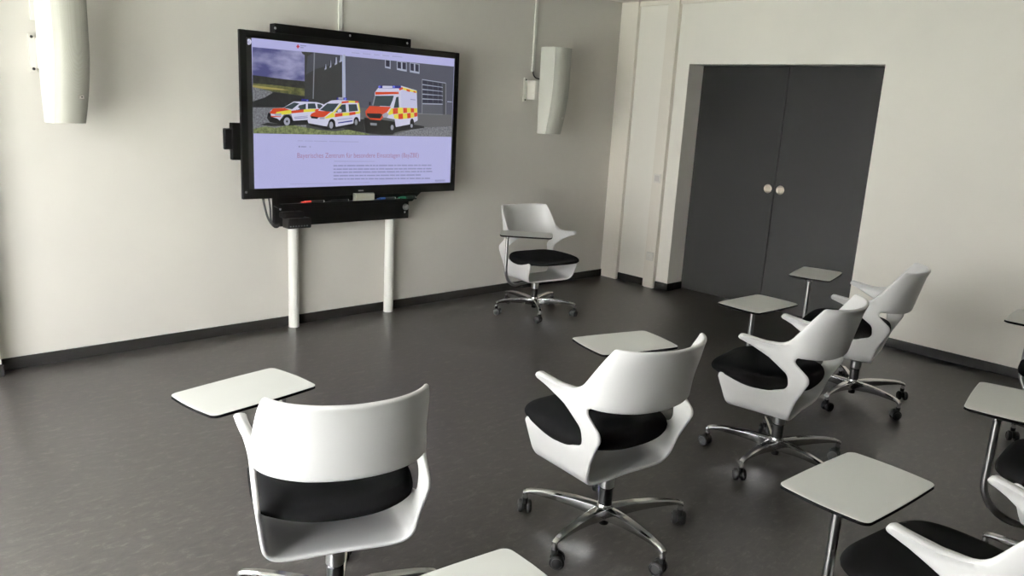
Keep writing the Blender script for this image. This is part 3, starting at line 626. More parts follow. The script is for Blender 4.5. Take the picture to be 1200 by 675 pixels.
def shell_bm():
    Z = q_of_z
    out = [(.162, 0, 0), (.166, .15, .03), (.200, Z(.36), .05), (.233, Z(.452), .014), (.14, Z(.433), .10), (-.005, Z(.416), .09),
           (-.103, Z(.450), .040), (-.093, Z(.522), .05), (0, Z(.585), .05), (.085, Z(.626), .02),
           (.140, Z(.645), .006), (.131, Z(.659), .008), (.02, Z(.645), .10), (-.072, Z(.650), .09), (-.132, Z(.735), .06),
           (-.198, Z(.829), .013), (-.30, Z(.826), .12), (-A_NOM, Z(.823), 0),
           (-A_NOM, Z(.598), 0), (-.30, Z(.600), .1), (-.112, Z(.610), .020), (-.104, Z(.578), .035), (-.182, Z(.515), .030),
           (-.126, Z(.40), .06), (-.098, .20, .04), (-.090, 0, 0)]
    pl = fillet(out, closed=False)
    pl = resample(pl, .009)
    clean = [pl[0]]
    for p in pl[1:]:
        if (p-clean[-1]).length > .0015: clean.append(p)
    pl = clean; n = len(pl)
    # symmetry runs: last->first (tray centre) closes along q=0; the back centre run a=-A_NOM
    close = resample([pl[-1], pl[0]], .012)[1:-1]
    loop = pl+close; n = len(loop)
    def inside(p):
        c = False
        for i in range(n):
            a, b = loop[i], loop[(i+1) % n]
            if (a.y > p.y) != (b.y > p.y) and p.x < (b.x-a.x)*(p.y-a.y)/(b.y-a.y)+a.x: c = not c
        return c
    inner = []; st = .0125; y = 0; r = 0
    while y < 1.0:
        x = -A_NOM+(st/2 if r % 2 else 0)
        while x < .25:
            p = Vector((x, y))
            if inside(p) and min((p-l).length for l in loop) > .0065: inner.append(p)
            x += st
        y += st*.87; r += 1
    verts = loop+inner
    v, e, f, *_ = delaunay_2d_cdt(verts, [], [list(range(n))], 1, 1e-5)
    mid = bmesh.new(); lay = mid.verts.layers.float.new('th'); bv = []; uv = []
    for p in v:
        bv.append(mid.verts.new(shell_map(p.x, p.y))); uv.append((p.x, p.y))
    for t in f: mid.faces.new([bv[i] for i in t])
    arm = [Vector((.140, Z(.657))), Vector((.02, Z(.650))), Vector((-.03, Z(.650))), Vector((-.08, Z(.664)))]
    def thick(a, q):
        p = Vector((a, q)); d = 1
        for s, t in zip(arm, arm[1:]):
            st_ = t-s; k = max(0, min(1, (p-s).dot(st_)/st_.length_squared)); d = min(d, (p-s-st_*k).length)
        return .0145+.022*(1-sstep(.004, .020, d))*sstep(-.13, .02, a)
    for w_, (a, q) in zip(bv, uv): w_[lay] = thick(a, q)
    geo = mid.verts[:]+mid.edges[:]+mid.faces[:]
    d = bmesh.ops.duplicate(mid, geom=geo); dv = [g for g in d['geom'] if isinstance(g, bmesh.types.BMVert)]
    for x in dv: x.co.y = -x.co.y
    bmesh.ops.reverse_faces(mid, faces=[g for g in d['geom'] if isinstance(g, bmesh.types.BMFace)])
    bmesh.ops.remove_doubles(mid, verts=[x for x in mid.verts if abs(x.co.y) < 1e-3], dist=.0012)
    bmesh.ops.recalc_face_normals(mid, faces=mid.faces[:])
    mid.normal_update(); mid.verts.index_update()
    # thicken with a rounded rim
    out_bm = bmesh.new(); A = []; B = []
    for x in mid.verts:
        h = x[lay]/2
        # the arm flange grows outward only a little, mostly inward
        A.append(out_bm.verts.new(x.co+x.normal*h)); B.append(out_bm.verts.new(x.co-x.normal*h))
    for f_ in mid.faces:
        i = [x.index for x in f_.verts]
        out_bm.faces.new([A[k] for k in i]); out_bm.faces.new([B[k] for k in reversed(i)])
    rim = {}
    bnd = [e_ for e_ in mid.edges if len(e_.link_faces) == 1]
    tang = {}
    for e_ in bnd:
        f_ = e_.link_faces[0]; l = [l for l in f_.loops if l.edge == e_][0]
        a, b = l.vert, l.link_loop_next.vert
        dirv = (b.co-a.co).normalized(); o_ = dirv.cross(f_.normal)
        for x in (a, b): tang[x.index] = tang.get(x.index, Vector())+o_
    mv = list(mid.verts); K = 4
    for i, t in tang.items():
        x = mv[i]; t = (t-x.normal*t.dot(x.normal)).normalized(); h = x[lay]/2
        ring = [A[i]]
        for k in range(1, K):
            th = PI/2-PI*k/K
            ring.append(out_bm.verts.new(x.co+x.normal*h*math.sin(th)+t*min(h, .007)*math.cos(th)))
        ring.append(B[i]); rim[i] = ring
    for e_ in bnd:
        f_ = e_.link_faces[0]; l = [l for l in f_.loops if l.edge == e_][0]
        a, b = rim[l.vert.index], rim[l.link_loop_next.vert.index]
        for k in range(K): out_bm.faces.new((b[k], a[k], a[k+1], b[k+1]))
    mid.free()
    return out_bm

def cushion_bm():
    bm = bmesh.new(); NU, NR = 72, 12
    def outline(t):
        c, s = math.cos(t), math.sin(t); n = 3.9
        k = (abs(c)**n+abs(s)**n)**(-1/n)
        x = .230*k*c; y = .243*k*s
        y *= 1-.12*max(0, -x/.230)**2      # narrower at the rear
        return x+.084, y
    def top(x, y, r):
        z = .490-.012*(1-r*r)*1.0+.010*(y/.25)**2*0
        z -= .018*sstep(.10, .25, x)
        return z
    rows = []
    prof = [(0, 1), (.35, 1), (.62, 1), (.80, .99), (.90, .93), (.955, .82), (.985, .66), (1.0, .45), (.995, .28), (.97, .14), (.92, .05), (.84, 0), (.5, 0), (0, 0)]
    for r, h in prof:
        if r == 0:
            rows.append([bm.verts.new((.084, 0, (.482 if h else .424)))]); continue
        row = []
        for i in range(NU):
            x, y = outline(2*PI*i/NU); X = .084+(x-.084)*r; Y = y*r
            zt = .484+.006*math.sin(min(1, r)*PI)-.004*sstep(.10, .26, X)+.004*(Y/.25)**2
            zb = .408+.030*sstep(.06, .26, X)+.024*sstep(-.03, -.14, X)*min(1, (Y/.2)**2)
            row.append(bm.verts.new((X, Y, zb+(zt-zb)*h)))
        rows.append(row)
    for a, b in zip(rows, rows[1:]):
        for i in range(NU):
            j = (i+1) % NU
            if len(a) == 1: bm.faces.new((a[0], b[i], b[j]))
            elif len(b) == 1: bm.faces.new((a[i], a[j], b[0]))
            else: bm.faces.new((a[i], a[j], b[j], b[i]))
    return bm

RB = .325
def base_arm(bm, az):
    """one tapered polished leg with a ridged top and a turned-down tip"""
    st = [(.018, .118, .024, .052), (.06, .122, .023, .050), (.12, .126, .021, .042), (.19, .125, .018, .033), (.26, .120, .015, .025), (.308, .112, .013, .018), (.325, .106, .013, .020), (.333, .100, .012, .016)]
    c, s = math.cos(az), math.sin(az); R = []
    for r, zt, hw, dp in st:
        ring = []
        for y, z in ((-hw*.55, zt), (hw*.55, zt), (hw*.95, zt-.005), (hw, zt-.010), (hw*.62, zt-dp), (-hw*.62, zt-dp), (-hw, zt-.010), (-hw*.95, zt-.005)):
            ring.append(bm.verts.new((r*c-y*s, r*s+y*c, z)))
        R.append(ring)
    for a, b in zip(R, R[1:]):
        for i in range(8): bm.faces.new((a[i], a[(i+1) % 8], b[(i+1) % 8], b[i]))
    bm.faces.new(R[0][::-1]); bm.faces.new(R[-1])
    lathe(bm, [(0, .070), (.010, .070), (.0105, .10), (0, .10)], 16, M4=Matrix.Translation((RB*c, RB*s, 0)))

def base_bm():
    bm = bmesh.new()
    for k in range(5): base_arm(bm, 2*PI*k/5)
    lathe(bm, [(0, .068), (.022, .068), (.030, .074), (.034, .118), (.030, .128), (0, .128)], 32)
    return bm

def caster_bm():
    bm = bmesh.new()
    X = Matrix.Rotation(PI/2, 4, 'X')
    for s in (-1, 1):
        T = Matrix.Translation((0, s*.017, .0275)) @ X
        lathe(bm, [(0, -.009), (.010, -.0095), (.018, -.008), (.019, -.0095), (.0245, -.0085), (.0272, -.005), (.0272, .005), (.0245, .0085), (.019, .0095), (.018, .008), (.010, .0095), (0, .009)], 30, 0, T)
        T2 = Matrix.Translation((0, s*.0268, .0275)) @ X
        lathe(bm, [(.0192, -.0012), (.0212, -.0012), (.0212, .0008), (.0192, .0008), (.0192, -.0012)], 30, 1, T2)
    # hood between the wheels and the swivel socket
    pts = [(.0235*math.cos(t), .0295+.0235*math.sin(t)) for t in [math.radians(-20+i*20) for i in range(12)]]
    a = [bm.verts.new((x, -.007, z)) for x, z in pts]; b = [bm.verts.new((x, .007, z)) for x, z in pts]
    bm.faces.new(a); bm.faces.new(b[::-1])
    for i in range(len(a)): bm.faces.new((a[i], a[(i+1) % len(a)], b[(i+1) % len(a)], b[i]))
    lathe(bm, [(0, .045), (.011, .045), (.0125, .070), (0, .071)], 16, 0, Matrix.Translation((-.012, 0, 0)))
    bmesh.ops.translate(bm, verts=bm.verts[:], vec=(.012, 0, 0))
    return bm

def column_bm():
    bm = bmesh.new()
    lathe(bm, [(0, .040), (.019, .040), (.021, .044), (.021, .068), (.026, .069), (.026, .190), (.023, .194), (0, .194)], 28)
    return bm
def collar_bm():
    bm = bmesh.new()
    lathe(bm, [(0, .194), (.025, .195), (.029, .199), (.029, .240), (.024, .243), (.024, .274), (.055, .278), (.060, .283), (0, .283)], 32)
    return bm

def tablet_outline():
    L, W = .188, .123
    pts = []
    base = [(-L, -W), (L, -W), (L, W), (-L, W)]
    # gently bowed sides
    poly = []
    for i in range(4):
        a, b = Vector(base[i]), Vector(base[(i+1) % 4]); d = b-a; nrm = Vector((d.y, -d.x)).normalized()
        bow = .004 if i in (0, 2) else .009
        for k in range(0, 7):
            if k == 0: continue
            if k == 6: 
                poly.append((b.x, b.y, .026)); continue
            t = k/6; p = a.lerp(b, t)+nrm*bow*math.sin(PI*t); poly.append((p.x, p.y, 0))
    return fillet(poly)
TO = tablet_outline()
def tablet_bm():
    bm = bmesh.new()
    s = lambda k: [(p.x*k, p.y*k) for p in TO]
    n = len(TO)
    rings = []
    for ins, z in ((.0, 0), (.0006, .0012), (.0006, .0085), (0.0025, .0098)):
        rings.append([bm.verts.new((p.x*(1-ins/.188), p.y*(1-ins/.123), z)) for p in TO])
    # chamfered dark underside edge
    low = [bm.verts.new((p.x*(1-.007/.188), p.y*(1-.007/.123), -.004)) for p in TO]
    bm.faces.new(low[::-1]).material_index = 1
    allr = [low]+rings
    for k, (a, b) in enumerate(zip(allr, allr[1:])):
        for i in range(n):
            bm.faces.new((a[i], a[(i+1) % n], b[(i+1) % n], b[i])).material_index = 0 if k == 3 else 1
    bm.faces.new(rings[-1]).material_index = 0
    return bm

MESH = {}
def pmesh(name, bmf, m, **k):
    if name not in MESH:
        o = obj(name, bmf(), m, **k); MESH[name] = o.data; return o
    o = bpy.data.objects.new(name, MESH[name]); COL.objects.link(o); return o

TZ = .67
def bezier_tube(hub, colxy):
    """steel tube in chair-base coordinates: collar -> out -> up to the tablet"""
    d = Vector((colxy[0]-hub[0], colxy[1]-hub[1])); L = d.length; d.normalize()
    R = min(.15, L-.05); pts = [(.028, .272), (.05, .264)]
    z0 = .262
    nst = 4
    for i in range(nst): 
        r = .05+(L-R-.05)*(i+1)/nst; pts.append((r, z0))
    for i in range(1, 13):
        t = i/12*PI/2; pts.append((L-R+R*math.sin(t), z0+R*(1-math.cos(t))))
    for z in (.46, .52, .58, .62, TZ-.016): pts.append((L, z))
    return [(d.x*r, d.y*r, z) for r, z in pts]

def chair(x, y, face, base_az, colxy, tabc, tabaz, label, seed=0, group='white swivel chairs with writing tablets'):
    root = empty('swivel_chair', (x, y, 0), 0, label=label, cat='chair', group=group)
    fz = math.radians(face)
    sh = pmesh('shell', shell_bm, M['shell'], auto=55); sh.parent = root; sh.rotation_euler.z = fz
    cu = pmesh('seat_cushion', cushion_bm, M['fabric'], smooth=True); cu.parent = root; cu.rotation_euler.z = fz
    cl = pmesh('collar', collar_bm, M['steel'], auto=35); cl.parent = root
    gc = pmesh('gas_column', column_bm, M['black'], auto=35); gc.parent = root
    ba = pmesh('star_base', base_bm, M['chrome'], auto=28); ba.parent = root; ba.rotation_euler.z = math.radians(base_az)
    rnd = random.Random(seed)
    for k in range(5):
        c = pmesh('caster', caster_bm, [M['blackmatt'], M['grey_hub']], auto=35); c.parent = ba
        a = 2*PI*k/5; c.location = (RB*math.cos(a), RB*math.sin(a), 0); c.rotation_euler.z = rnd.uniform(0, 2*PI)
    bm = bmesh.new(); tube(bm, bezier_tube((x, y), colxy), .0125, 18)
    obj('tablet_arm', bm, M['steel'], parent=root, auto=50)
    tb = pmesh('writing_tablet', tablet_bm, [M['laminate'], M['edge']], auto=22); tb.parent = root
    tb.location = (tabc[0]-x, tabc[1]-y, TZ-.0098); tb.rotation_euler.z = math.radians(tabaz)
    # small bracket plate under the tablet
    bm = bmesh.new(); 
    dx, dy = tabc[0]-colxy[0], tabc[1]-colxy[1]; a = math.atan2(dy, dx); L = min(.12, math.hypot(dx, dy))
    box(bm, -.02, L, -.022, .022, -.006, 0); lathe(bm, [(0, -.02), (.016, -.02), (.016, -.006), (0, -.006)], 20)
    br = obj('tablet_bracket', bm, M['chrome'], parent=root, bevel=.001)
    br.location = (colxy[0]-x, colxy[1]-y, TZ-.0142); br.rotation_euler.z = a
    return root

CH = dict(
 c1=dict(x=-1.632, y=-.674, face=262, base_az=17.6, colxy=(-2.02, -.74), tabc=(-1.885, -.80), tabaz=-45,
   label='white swivel chair standing alone by the far wall, right of the display'),
 c2=dict(x=-4.822, y=-3.040, face=69, base_az=52.4, colxy=(-4.80, -2.665), tabc=(-4.929, -2.668), tabaz=9,
   label='leftmost white swivel chair, seen from behind, its tablet sticking out to the left'),
 c3=dict(x=-3.748, y=-3.222, face=84, base_az=44, colxy=(-3.42, -3.04), tabc=(-3.447, -3.015), tabaz=-16,
   label='white swivel chair in the middle of the room with its whole base in view'),
 c4=dict(x=-2.585, y=-3.305, face=98, base_az=38, colxy=(-2.36, -2.975), tabc=(-2.288, -2.959), tabaz=-3,
   label='white swivel chair before the dark doors, the nearer of the two overlapping chairs'),
 c5=dict(x=-1.387, y=-3.142, face=103, base_az=36, colxy=(-1.32, -2.755), tabc=(-1.2, -2.735), tabaz=13,
   label='white swivel chair nearest the right-hand wall, partly hidden behind another chair'),
 c6=dict(x=-2.754, y=-4.575, face=94, base_az=10, colxy=(-2.965, -4.27), tabc=(-2.83, -4.27), tabaz=9,
   label='white swivel chair cut by the right edge, its curved steel tablet tube in view'),
 c7=dict(x=-3.823, y=-4.517, face=82, base_az=25, colxy=(-4.06, -4.215), tabc=(-3.935, -4.208), tabaz=-4,
   label='white swivel chair in the bottom right corner, its arm close to the camera'),
 c8=dict(x=-5.05, y=-4.33, face=80, base_az=0, colxy=(-5.22, -4.02), tabc=(-5.085, -3.955), tabaz=-7,
   label='swivel chair with only its pale writing tablet showing at the bottom edge'),
 c9=dict(x=-1.36, y=-4.27, face=100, base_az=0, colxy=(-1.355, -3.965), tabc=(-1.24, -3.965), tabaz=5,
   label='swivel chair with only a tablet tip showing at the right edge'),
)
#CHAIRS#
for i, (k, v) in enumerate(CH.items()):
    chair(seed=i*7+1, **v)

# ------------------------------------------------------------------ display
YT = -.2; XC = -2.955
disp = empty('interactive_display', (XC, YT, 0), 0, label='large wall display in a black frame showing a web page with emergency vehicles', cat='display')
TX0, TX1, TZ0, TZ1 = -3.806-XC, -2.102-XC, .930, 1.957
SX0, SX1, SZ0, SZ1 = -3.725-XC, -2.141-XC, .994, 1.913
bm = bmesh.new()
box(bm, TX0, SX0-.038, 0, .028, TZ0, TZ1); box(bm, SX1, TX1, 0, .028, TZ0, TZ1)
box(bm, SX0-.038, SX1, 0, .028, SZ1, TZ1); box(bm, SX0-.038, SX1, 0, .028, TZ0, SZ0)
box(bm, SX0-.038, SX1, .012, .026, SZ0, SZ1); box(bm, TX0+.05, TX1-.05, .0265, .066, TZ0+.05, TZ1-.05)
obj('display_frame', bm, M['tvblack'], parent=disp, bevel=.004)
m_bar = mat('dark_tool_strip', (38, 38, 38), .3)
PAL = dict(page=(190, 190, 238), sky=(104, 106, 160), forest=(52, 54, 50), field=(98, 100, 62), straw=(172, 160, 96), gravel=(122, 124, 128),
  shadow=(44, 45, 47), asphalt=(70, 72, 74), building_dark=(58, 60, 62), building_mid=(74, 77, 86), building_face=(84, 87, 102), building_lite=(176, 186, 222),
  pipe=(136, 140, 150), window_frame=(176, 182, 204), window_dark=(44, 46, 66), door_mid=(90, 94, 104), door_dark=(72, 74, 80), pave=(102, 103, 106), curb=(140, 142, 148),
  grass=(116, 128, 84), orange=(222, 78, 44), yellow=(236, 226, 76), white=(214, 214, 238), dark=(40, 40, 44), black=(30, 30, 32), blue=(50, 52, 150), bluel=(120, 130, 250),
  glass=(58, 72, 78), chrome=(168, 170, 186), text=(146, 148, 188), text2=(166, 168, 212), van_side=(204, 204, 236), red=(196, 40, 60), title=(170, 122, 160))
def screen_mat(name, rgb, noise=None):
    m = mat('screen_'+name, (8, 8, 8), .25, emit=rgb, estr=SCREEN)
    if noise:
        nt = m.node_tree; b = nt.nodes['Principled BSDF']; tc = nt.nodes.new('ShaderNodeTexCoord'); n = nt.nodes.new('ShaderNodeTexNoise')
        r = nt.nodes.new('ShaderNodeValToRGB'); mp = nt.nodes.new('ShaderNodeMapping')
        sc, a, c, lo, hi = noise
        mp.inputs['Scale'].default_value = (1, 1, 2.2) if sc < 20 else (1, 1, 1)
        n.inputs['Scale'].default_value = sc; n.inputs['Detail'].default_value = 5
        r.color_ramp.elements[0].position = lo; r.color_ramp.elements[0].color = lin(a); r.color_ramp.elements[1].position = hi; r.color_ramp.elements[1].color = lin(c)
        nt.links.new(tc.outputs['Object'], mp.inputs['Vector']); nt.links.new(mp.outputs['Vector'], n.inputs['Vector']); nt.links.new(n.outputs['Fac'], r.inputs['Fac']); nt.links.new(r.outputs['Color'], b.inputs['Emission Color'])
    return m
SCREEN = .80
NOI = dict(sky=(5, (84, 86, 138), (176, 176, 214), .40, .66), gravel=(90, (88, 90, 96), (150, 152, 158), .3, .7), field=(40, (74, 80, 52), (120, 120, 74), .35, .65),
   grass=(70, (84, 96, 62), (150, 160, 110), .3, .7), forest=(30, (42, 44, 44), (64, 66, 60), .3, .7))
SM = {k: screen_mat(k, v, NOI.get(k)) for k, v in PAL.items()}
names = list(SM)
bm = bmesh.new()
def spoly(bm, pts, col, depth):
    vs = [bm.verts.new((x, depth, z)) for x, z in pts]
    f = bm.faces.new(vs); f.normal_update()
    if f.normal.y > 0: f.normal_flip()
    f.material_index = names.index(col); return f
spoly(bm, [(SX0, SZ0), (SX1, SZ0), (SX1, SZ1), (SX0, SZ1)], 'page', .0118)
for i, (c, q) in enumerate(SCREEN_ART):
    q = [(max(SX0-.03, min(SX1, a)), b) for a, b in q]
    f = spoly(bm, q, c, .0116-.00003*i)
bmesh.ops.triangulate(bm, faces=[f for f in bm.faces if len(f.verts) > 4], ngon_method='EAR_CLIP')
# the heading of the page
cu = bpy.data.curves.new('heading', 'FONT'); cu.body = 'Bayerisches Zentrum für besondere Einsatzlagen (BayZBE)'; cu.size = .1; cu.offset = -.0004
to = bpy.data.objects.new('heading', cu); COL.objects.link(to); bpy.context.view_layer.update()
tm = to.to_mesh(); xs = [v.co.x for v in tm.vertices]; x0, x1 = min(xs), max(xs); s = .978/(x1-x0)
vm = [bm.verts.new((-3.430-XC+(v.co.x-x0)*s, .0025, 1.188+(v.co.y)*s*1.12)) for v in tm.vertices]
for p in tm.polygons:
    try: f = bm.faces.new([vm[i] for i in p.vertices]); f.material_index = names.index('title')
    except ValueError: pass
to.to_mesh_clear(); bpy.data.objects.remove(to)
me = bpy.data.meshes.new('screen'); bm.to_mesh(me); bm.free()
for k in names: me.materials.append(SM[k])
so = bpy.data.objects.new('screen', me); COL.objects.link(so); so.parent = disp; so['label'] = 'lit screen with page text and a picture of three rescue vehicles'
obj('tool_strip', BOX(SX0-.038, SX0-.0015, .0119, .0121, SZ0, SZ1), m_bar, parent=disp)
# pen tray under the frame
bm = bmesh.new()
a = [(-.625, TZ0+.01), (.57, TZ0+.01), (.475, .862), (.42, .858), (-.60, .858), (-.625, .875)]
v0 = [bm.verts.new((x, .028, z)) for x, z in a]; v1 = [bm.verts.new((x, .06, z)) for x, z in a]
bm.faces.new(v0); bm.faces.new(v1[::-1])
for i in range(len(a)): bm.faces.new((v0[i], v1[i], v1[(i+1) % len(a)], v0[(i+1) % len(a)]))
box(bm, -.60, .47, -.031, .028, .884, .889); box(bm, -.60, .47, -.033, -.030, .884, .893)
obj('pen_tray', bm, M['tvblack'], parent=disp, bevel=.0015)
bm = bmesh.new()
for x, z in ((-2.93-XC, 1.972), (-2.985-XC, 1.972)): pass
box(bm, -.012, .030, -.001, .004, .955, .963)
obj('maker_badge', bm, mat('badge_grey', (150, 150, 150), .4), parent=disp)
bm = bmesh.new(); lathe(bm, [(0, 0), (.008, 0), (.008, .002), (0, .003)], 20, 0, Matrix.Translation((TX0+.02, 0, .975)) @ Matrix.Rotation(PI/2, 4, 'X'))
obj('power_button', bm, M['screw'], parent=disp, auto=30)

# lifting frame behind the display: upper and lower black panels
fr = empty('display_lift', (XC, -.14, 0), 0, label='black metal lifting frame on two white posts carrying the display', cat='stand')
def panel(name, x0, x1, y0, y1, z0, z1, screws):
    o = obj(name, BOX(x0-XC, x1-XC, y0+.14, y1+.14, z0, z1), M['tvmetal'], parent=fr, bevel=.004)
    for x, z in screws:
        bm = bmesh.new(); lathe(bm, [(0, .004), (.005, .0035), (.008, 0), (0, 0)], 12, 0, Matrix.Rotation(PI/2, 4, 'X'))
        obj('screw', bm, M['screw'], parent=o, auto=40, loc=(x-XC, y0+.14, z))
    return o
panel('upper_panel', -3.54, -2.496, -.130, -.055, 1.85, 2.020, [(-3.54, 1.99), (-3.00, 1.997), (-2.53, 1.99)])
panel('lower_panel', -3.560, -2.480, -.128, -.09, .728, .99, [(-3.52, .90), (-3.52, .845), (-2.515, .775)])
bm = bmesh.new()
box(bm, -3.838-XC, -3.60-XC, .010, .05, 1.17, 1.40); box(bm, -3.885-XC, -3.83-XC, .014, .040, 1.235, 1.365)
obj('side_bracket', bm, M['tvmetal'], parent=fr, bevel=.006)
bm = bmesh.new()
lathe(bm, [(0, .022), (.016, .022), (.022, .014), (.024, 0)], 20, 0, Matrix.Translation((-2.512-XC, .012, .815)) @ Matrix.Rotation(PI/2, 4, 'X'))
k = obj('lock_knob', bm, M['screw'], parent=fr, auto=30)
for x in (-3.390, -2.598):
    bm = bmesh.new(); lathe(bm, [(0, 0), (.036, 0), (.036, 1.9), (0, 1.9)], 32, 0)
    p = obj('post', bm, M['post'], parent=fr, auto=40); p.location = (x-XC, -.055+.14-.0, 0); p['label'] = 'white round steel post'

# media box and cables
md = empty('connection_box', (-3.44, -.19, .78), 0, label='small black connection box mounted below the left end of the display', cat='box')
obj('body', BOX(-.075, .095, -.035, .045, -.055, .012), M['black'], parent=md, bevel=.006)
obj('upper_unit', BOX(-.10, .055, -.02, .048, .0125, .055), M['tvmetal'], parent=md, bevel=.012)
bm = bmesh.new()
for i in range(7): box(bm, -.062+i*.020, -.052+i*.020, -.0365, -.0345, -.042, -.034)
obj('keys', bm, mat('key_grey', (120, 120, 124), .5), parent=md)
bm = bmesh.new(); tube(bm, [(-.01, 0, .055), (-.01, 0, .074)], .003, 8)
obj('aerial', bm, M['tvmetal'], parent=md)
bm = bmesh.new()
def cr(pts, n=10):
    P = [Vector(p) for p in pts]; P = [P[0]*2-P[1]]+P+[P[-1]*2-P[-2]]; o = []
    for i in range(1, len(P)-2):
        for k in range(n):
            t = k/n; a, b, c, d = P[i-1:i+3]; o.append(.5*((2*b)+(c-a)*t+(2*a-5*b+4*c-d)*t*t+(3*b-a-3*c+d)*t**3))
    o.append(P[-2]); return o
tube(bm, cr([(-3.64, -.13, .925), (-3.635, -.135, .88), (-3.62, -.15, .80), (-3.59, -.165, .745), (-3.565, -.17, .735), (-3.548, -.17, .75)]), .007, 10)
tube(bm, cr([(-3.60, -.13, .925), (-3.597, -.14, .86), (-3.597, -.15, .78), (-3.58, -.165, .75), (-3.548, -.17, .752)]), .006, 10)
setp(obj('cable', bm, M['cable'], smooth=True), label='bundle of black cables looping down from the lower left of the display', cat='cable')

# pens and eraser lying on the tray
def pen(x, col, name, L, rgb, cap):
    root = empty('marker_pen', (x, YT-.015, .8985), 0, label=name, cat='pen', group='board markers on the display tray')
    X = Matrix.Rotation(PI/2, 4, 'Y')
    bm = bmesh.new(); lathe(bm, [(0, L*.42), (.0085, L*.42), (.0085, L*.95), (.006, L*.97), (0, L*.97)], 16, 0, X); obj('barrel', bm, M['black'], parent=root, auto=40)
    bm = bmesh.new(); lathe(bm, [(.0001, -L*.02), (.004, 0), (.0055, L*.12), (.009, L*.14), (.009, L*.42), (0, L*.42)], 16, 0, X); obj('pen_cap', bm, mat('cap_'+col, rgb, .4), parent=root, auto=40)['label'] = cap
    bm = bmesh.new(); lathe(bm, [(0, L*.97), (.0075, L*.97), (.0075, L*1.0), (0, L*1.01)], 16, 0, X); obj('end_plug', bm, M['post'], parent=root, auto=40)
pen(-3.415, 'red', 'red marker pen, leftmost on the tray under the display', .17, (205, 60, 45), 'red cap')
pen(-3.21, 'black', 'black marker pen on the display tray, just left of the eraser', .155, (30, 30, 30), 'black cap')
pen(-2.82, 'blue', 'blue marker pen on the display tray, just right of the eraser', .155, (40, 80, 150), 'blue cap')
pen(-2.64, 'green', 'green marker pen, rightmost on the tray under the display', .155, (45, 130, 95), 'green cap')
er = empty('board_eraser', (-2.93, YT-.0285, .8895), 0, label='grey board eraser standing in the middle of the display tray', cat='eraser')
obj('felt', BOX(-.078, .078, -.002, .010, 0, .050), M['eraser'], parent=er, bevel=.003)
obj('grip', BOX(-.082, .082, .0101, .026, 0, .054), mat('grip_grey', (120, 119, 110), .5), parent=er, bevel=.003)

# ------------------------------------------------------------------ speakers
def speaker(x, y, ztop, yaw, label, gl, S=1.0):
    """column loudspeaker: back at local y=+D/2, curved grille towards -y"""
    root = empty('wall_speaker', (x, y, ztop), yaw, label=label, cat='speaker', group='white column speakers beside the display')
    H = .705*S; W = .092*S
    def depth_side(t):  # seam depth from the back, t 0 top..1 bottom
        return .165-.060*max(0, (t-.42)/.58)**1.7
    n = 26; bm = bmesh.new(); secs = []
    taper = lambda t: 1-.10*max(0, (t-.5)/.5)**2
    for i in range(n+1):
        t = i/n; z = -H*t; w = W*taper(t); d = depth_side(t)
        secs.append([bm.verts.new(c) for c in ((-w*.86, 0, z), (w*.86, 0, z), (w, -.03, z), (w, -d, z), (-w, -d, z), (-w, -.03, z))])
    for a, b in zip(secs, secs[1:]):
        for k in range(6): bm.faces.new((a[k], a[(k+1) % 6], b[(k+1) % 6], b[k]))
    bm.faces.new(secs[0]); bm.faces.new(secs[-1][::-1])
    obj('cabinet', bm, M['speaker'], parent=root, auto=40, bevel=.003)
    bm = bmesh.new(); secs = []; K = 12
    for i in range(n+1):
        t = i/n; z = -.004-(H-.008)*t; w = W*taper(t)-.002; d = depth_side(t)+.001
        ring = []
        for k in range(K+1):
            u = PI*k/K; ring.append(bm.verts.new((-w*math.cos(u)**1 if False else -w*math.cos(u), -d-(.060*S)*math.sin(u)**.8, z)))
        secs.append(ring)
    for a, b in zip(secs, secs[1:]):
        for k in range(K): bm.faces.new((a[k], a[k+1], b[k+1], b[k]))
        bm.faces.new((a[K], a[0], b[0], b[K]))
    bm.faces.new(secs[0]); bm.faces.new(secs[-1][::-1])
    g = obj('grille', bm, M['grille'], parent=root, auto=45)
    t = .80; bm = bmesh.new(); box(bm, -.011, .011, -.002, .001, -.008, .008); box(bm, -.004, .004, -.0035, -.002, -.003, .003, 1)
    b = obj('badge', bm, [M['socket'], M['black']], parent=g); b.location = (.022*S, -depth_side(t)-.060*S*.985, -H*t); b.rotation_euler = (math.radians(-8), 0, 0)
    return root
sr = speaker(-1.09, -.115, 2.083, math.radians(2), 'white column loudspeaker hung on the wall between the display and the corner', 0)
sl = speaker(-4.806, -.15, 2.083, math.radians(17), 'white column loudspeaker at the top left of the photo, left of the display', 0)
def bracket(root, wx, s):
    """wall plate + arm, as part of the speaker"""
    inv = Matrix.Rotation(-root.rotation_euler.z, 4, 'Z') @ Matrix.Translation(-Vector(root.location))
    bm = bmesh.new()
    box(bm, wx-.016, wx+.016, -.012, -.0005, 1.635, 1.83)
    box(bm, wx+.0165, wx+.021, -.10, -.002, 1.655, 1.81); box(bm, wx+.021, root.location.x-.02, -.104, -.096, 1.655, 1.81)
    bmesh.ops.transform(bm, matrix=inv, verts=bm.verts[:])
    b = obj('wall_bracket', bm, M['socket'], parent=root)
    for z in (1.650, 1.815):
        bm = bmesh.new(); lathe(bm, [(0, .006), (.006, .005), (.008, 0), (0, 0)], 12, 0, Matrix.Translation((wx-.0, -.012, z)) @ Matrix.Rotation(PI/2, 4, 'X'))
        bmesh.ops.transform(bm, matrix=inv, verts=bm.verts[:])
        obj('bolt', bm, M['bolt'], parent=b, auto=40)
bracket(sr, -1.222, 1); bracket(sl, -4.868, 1)
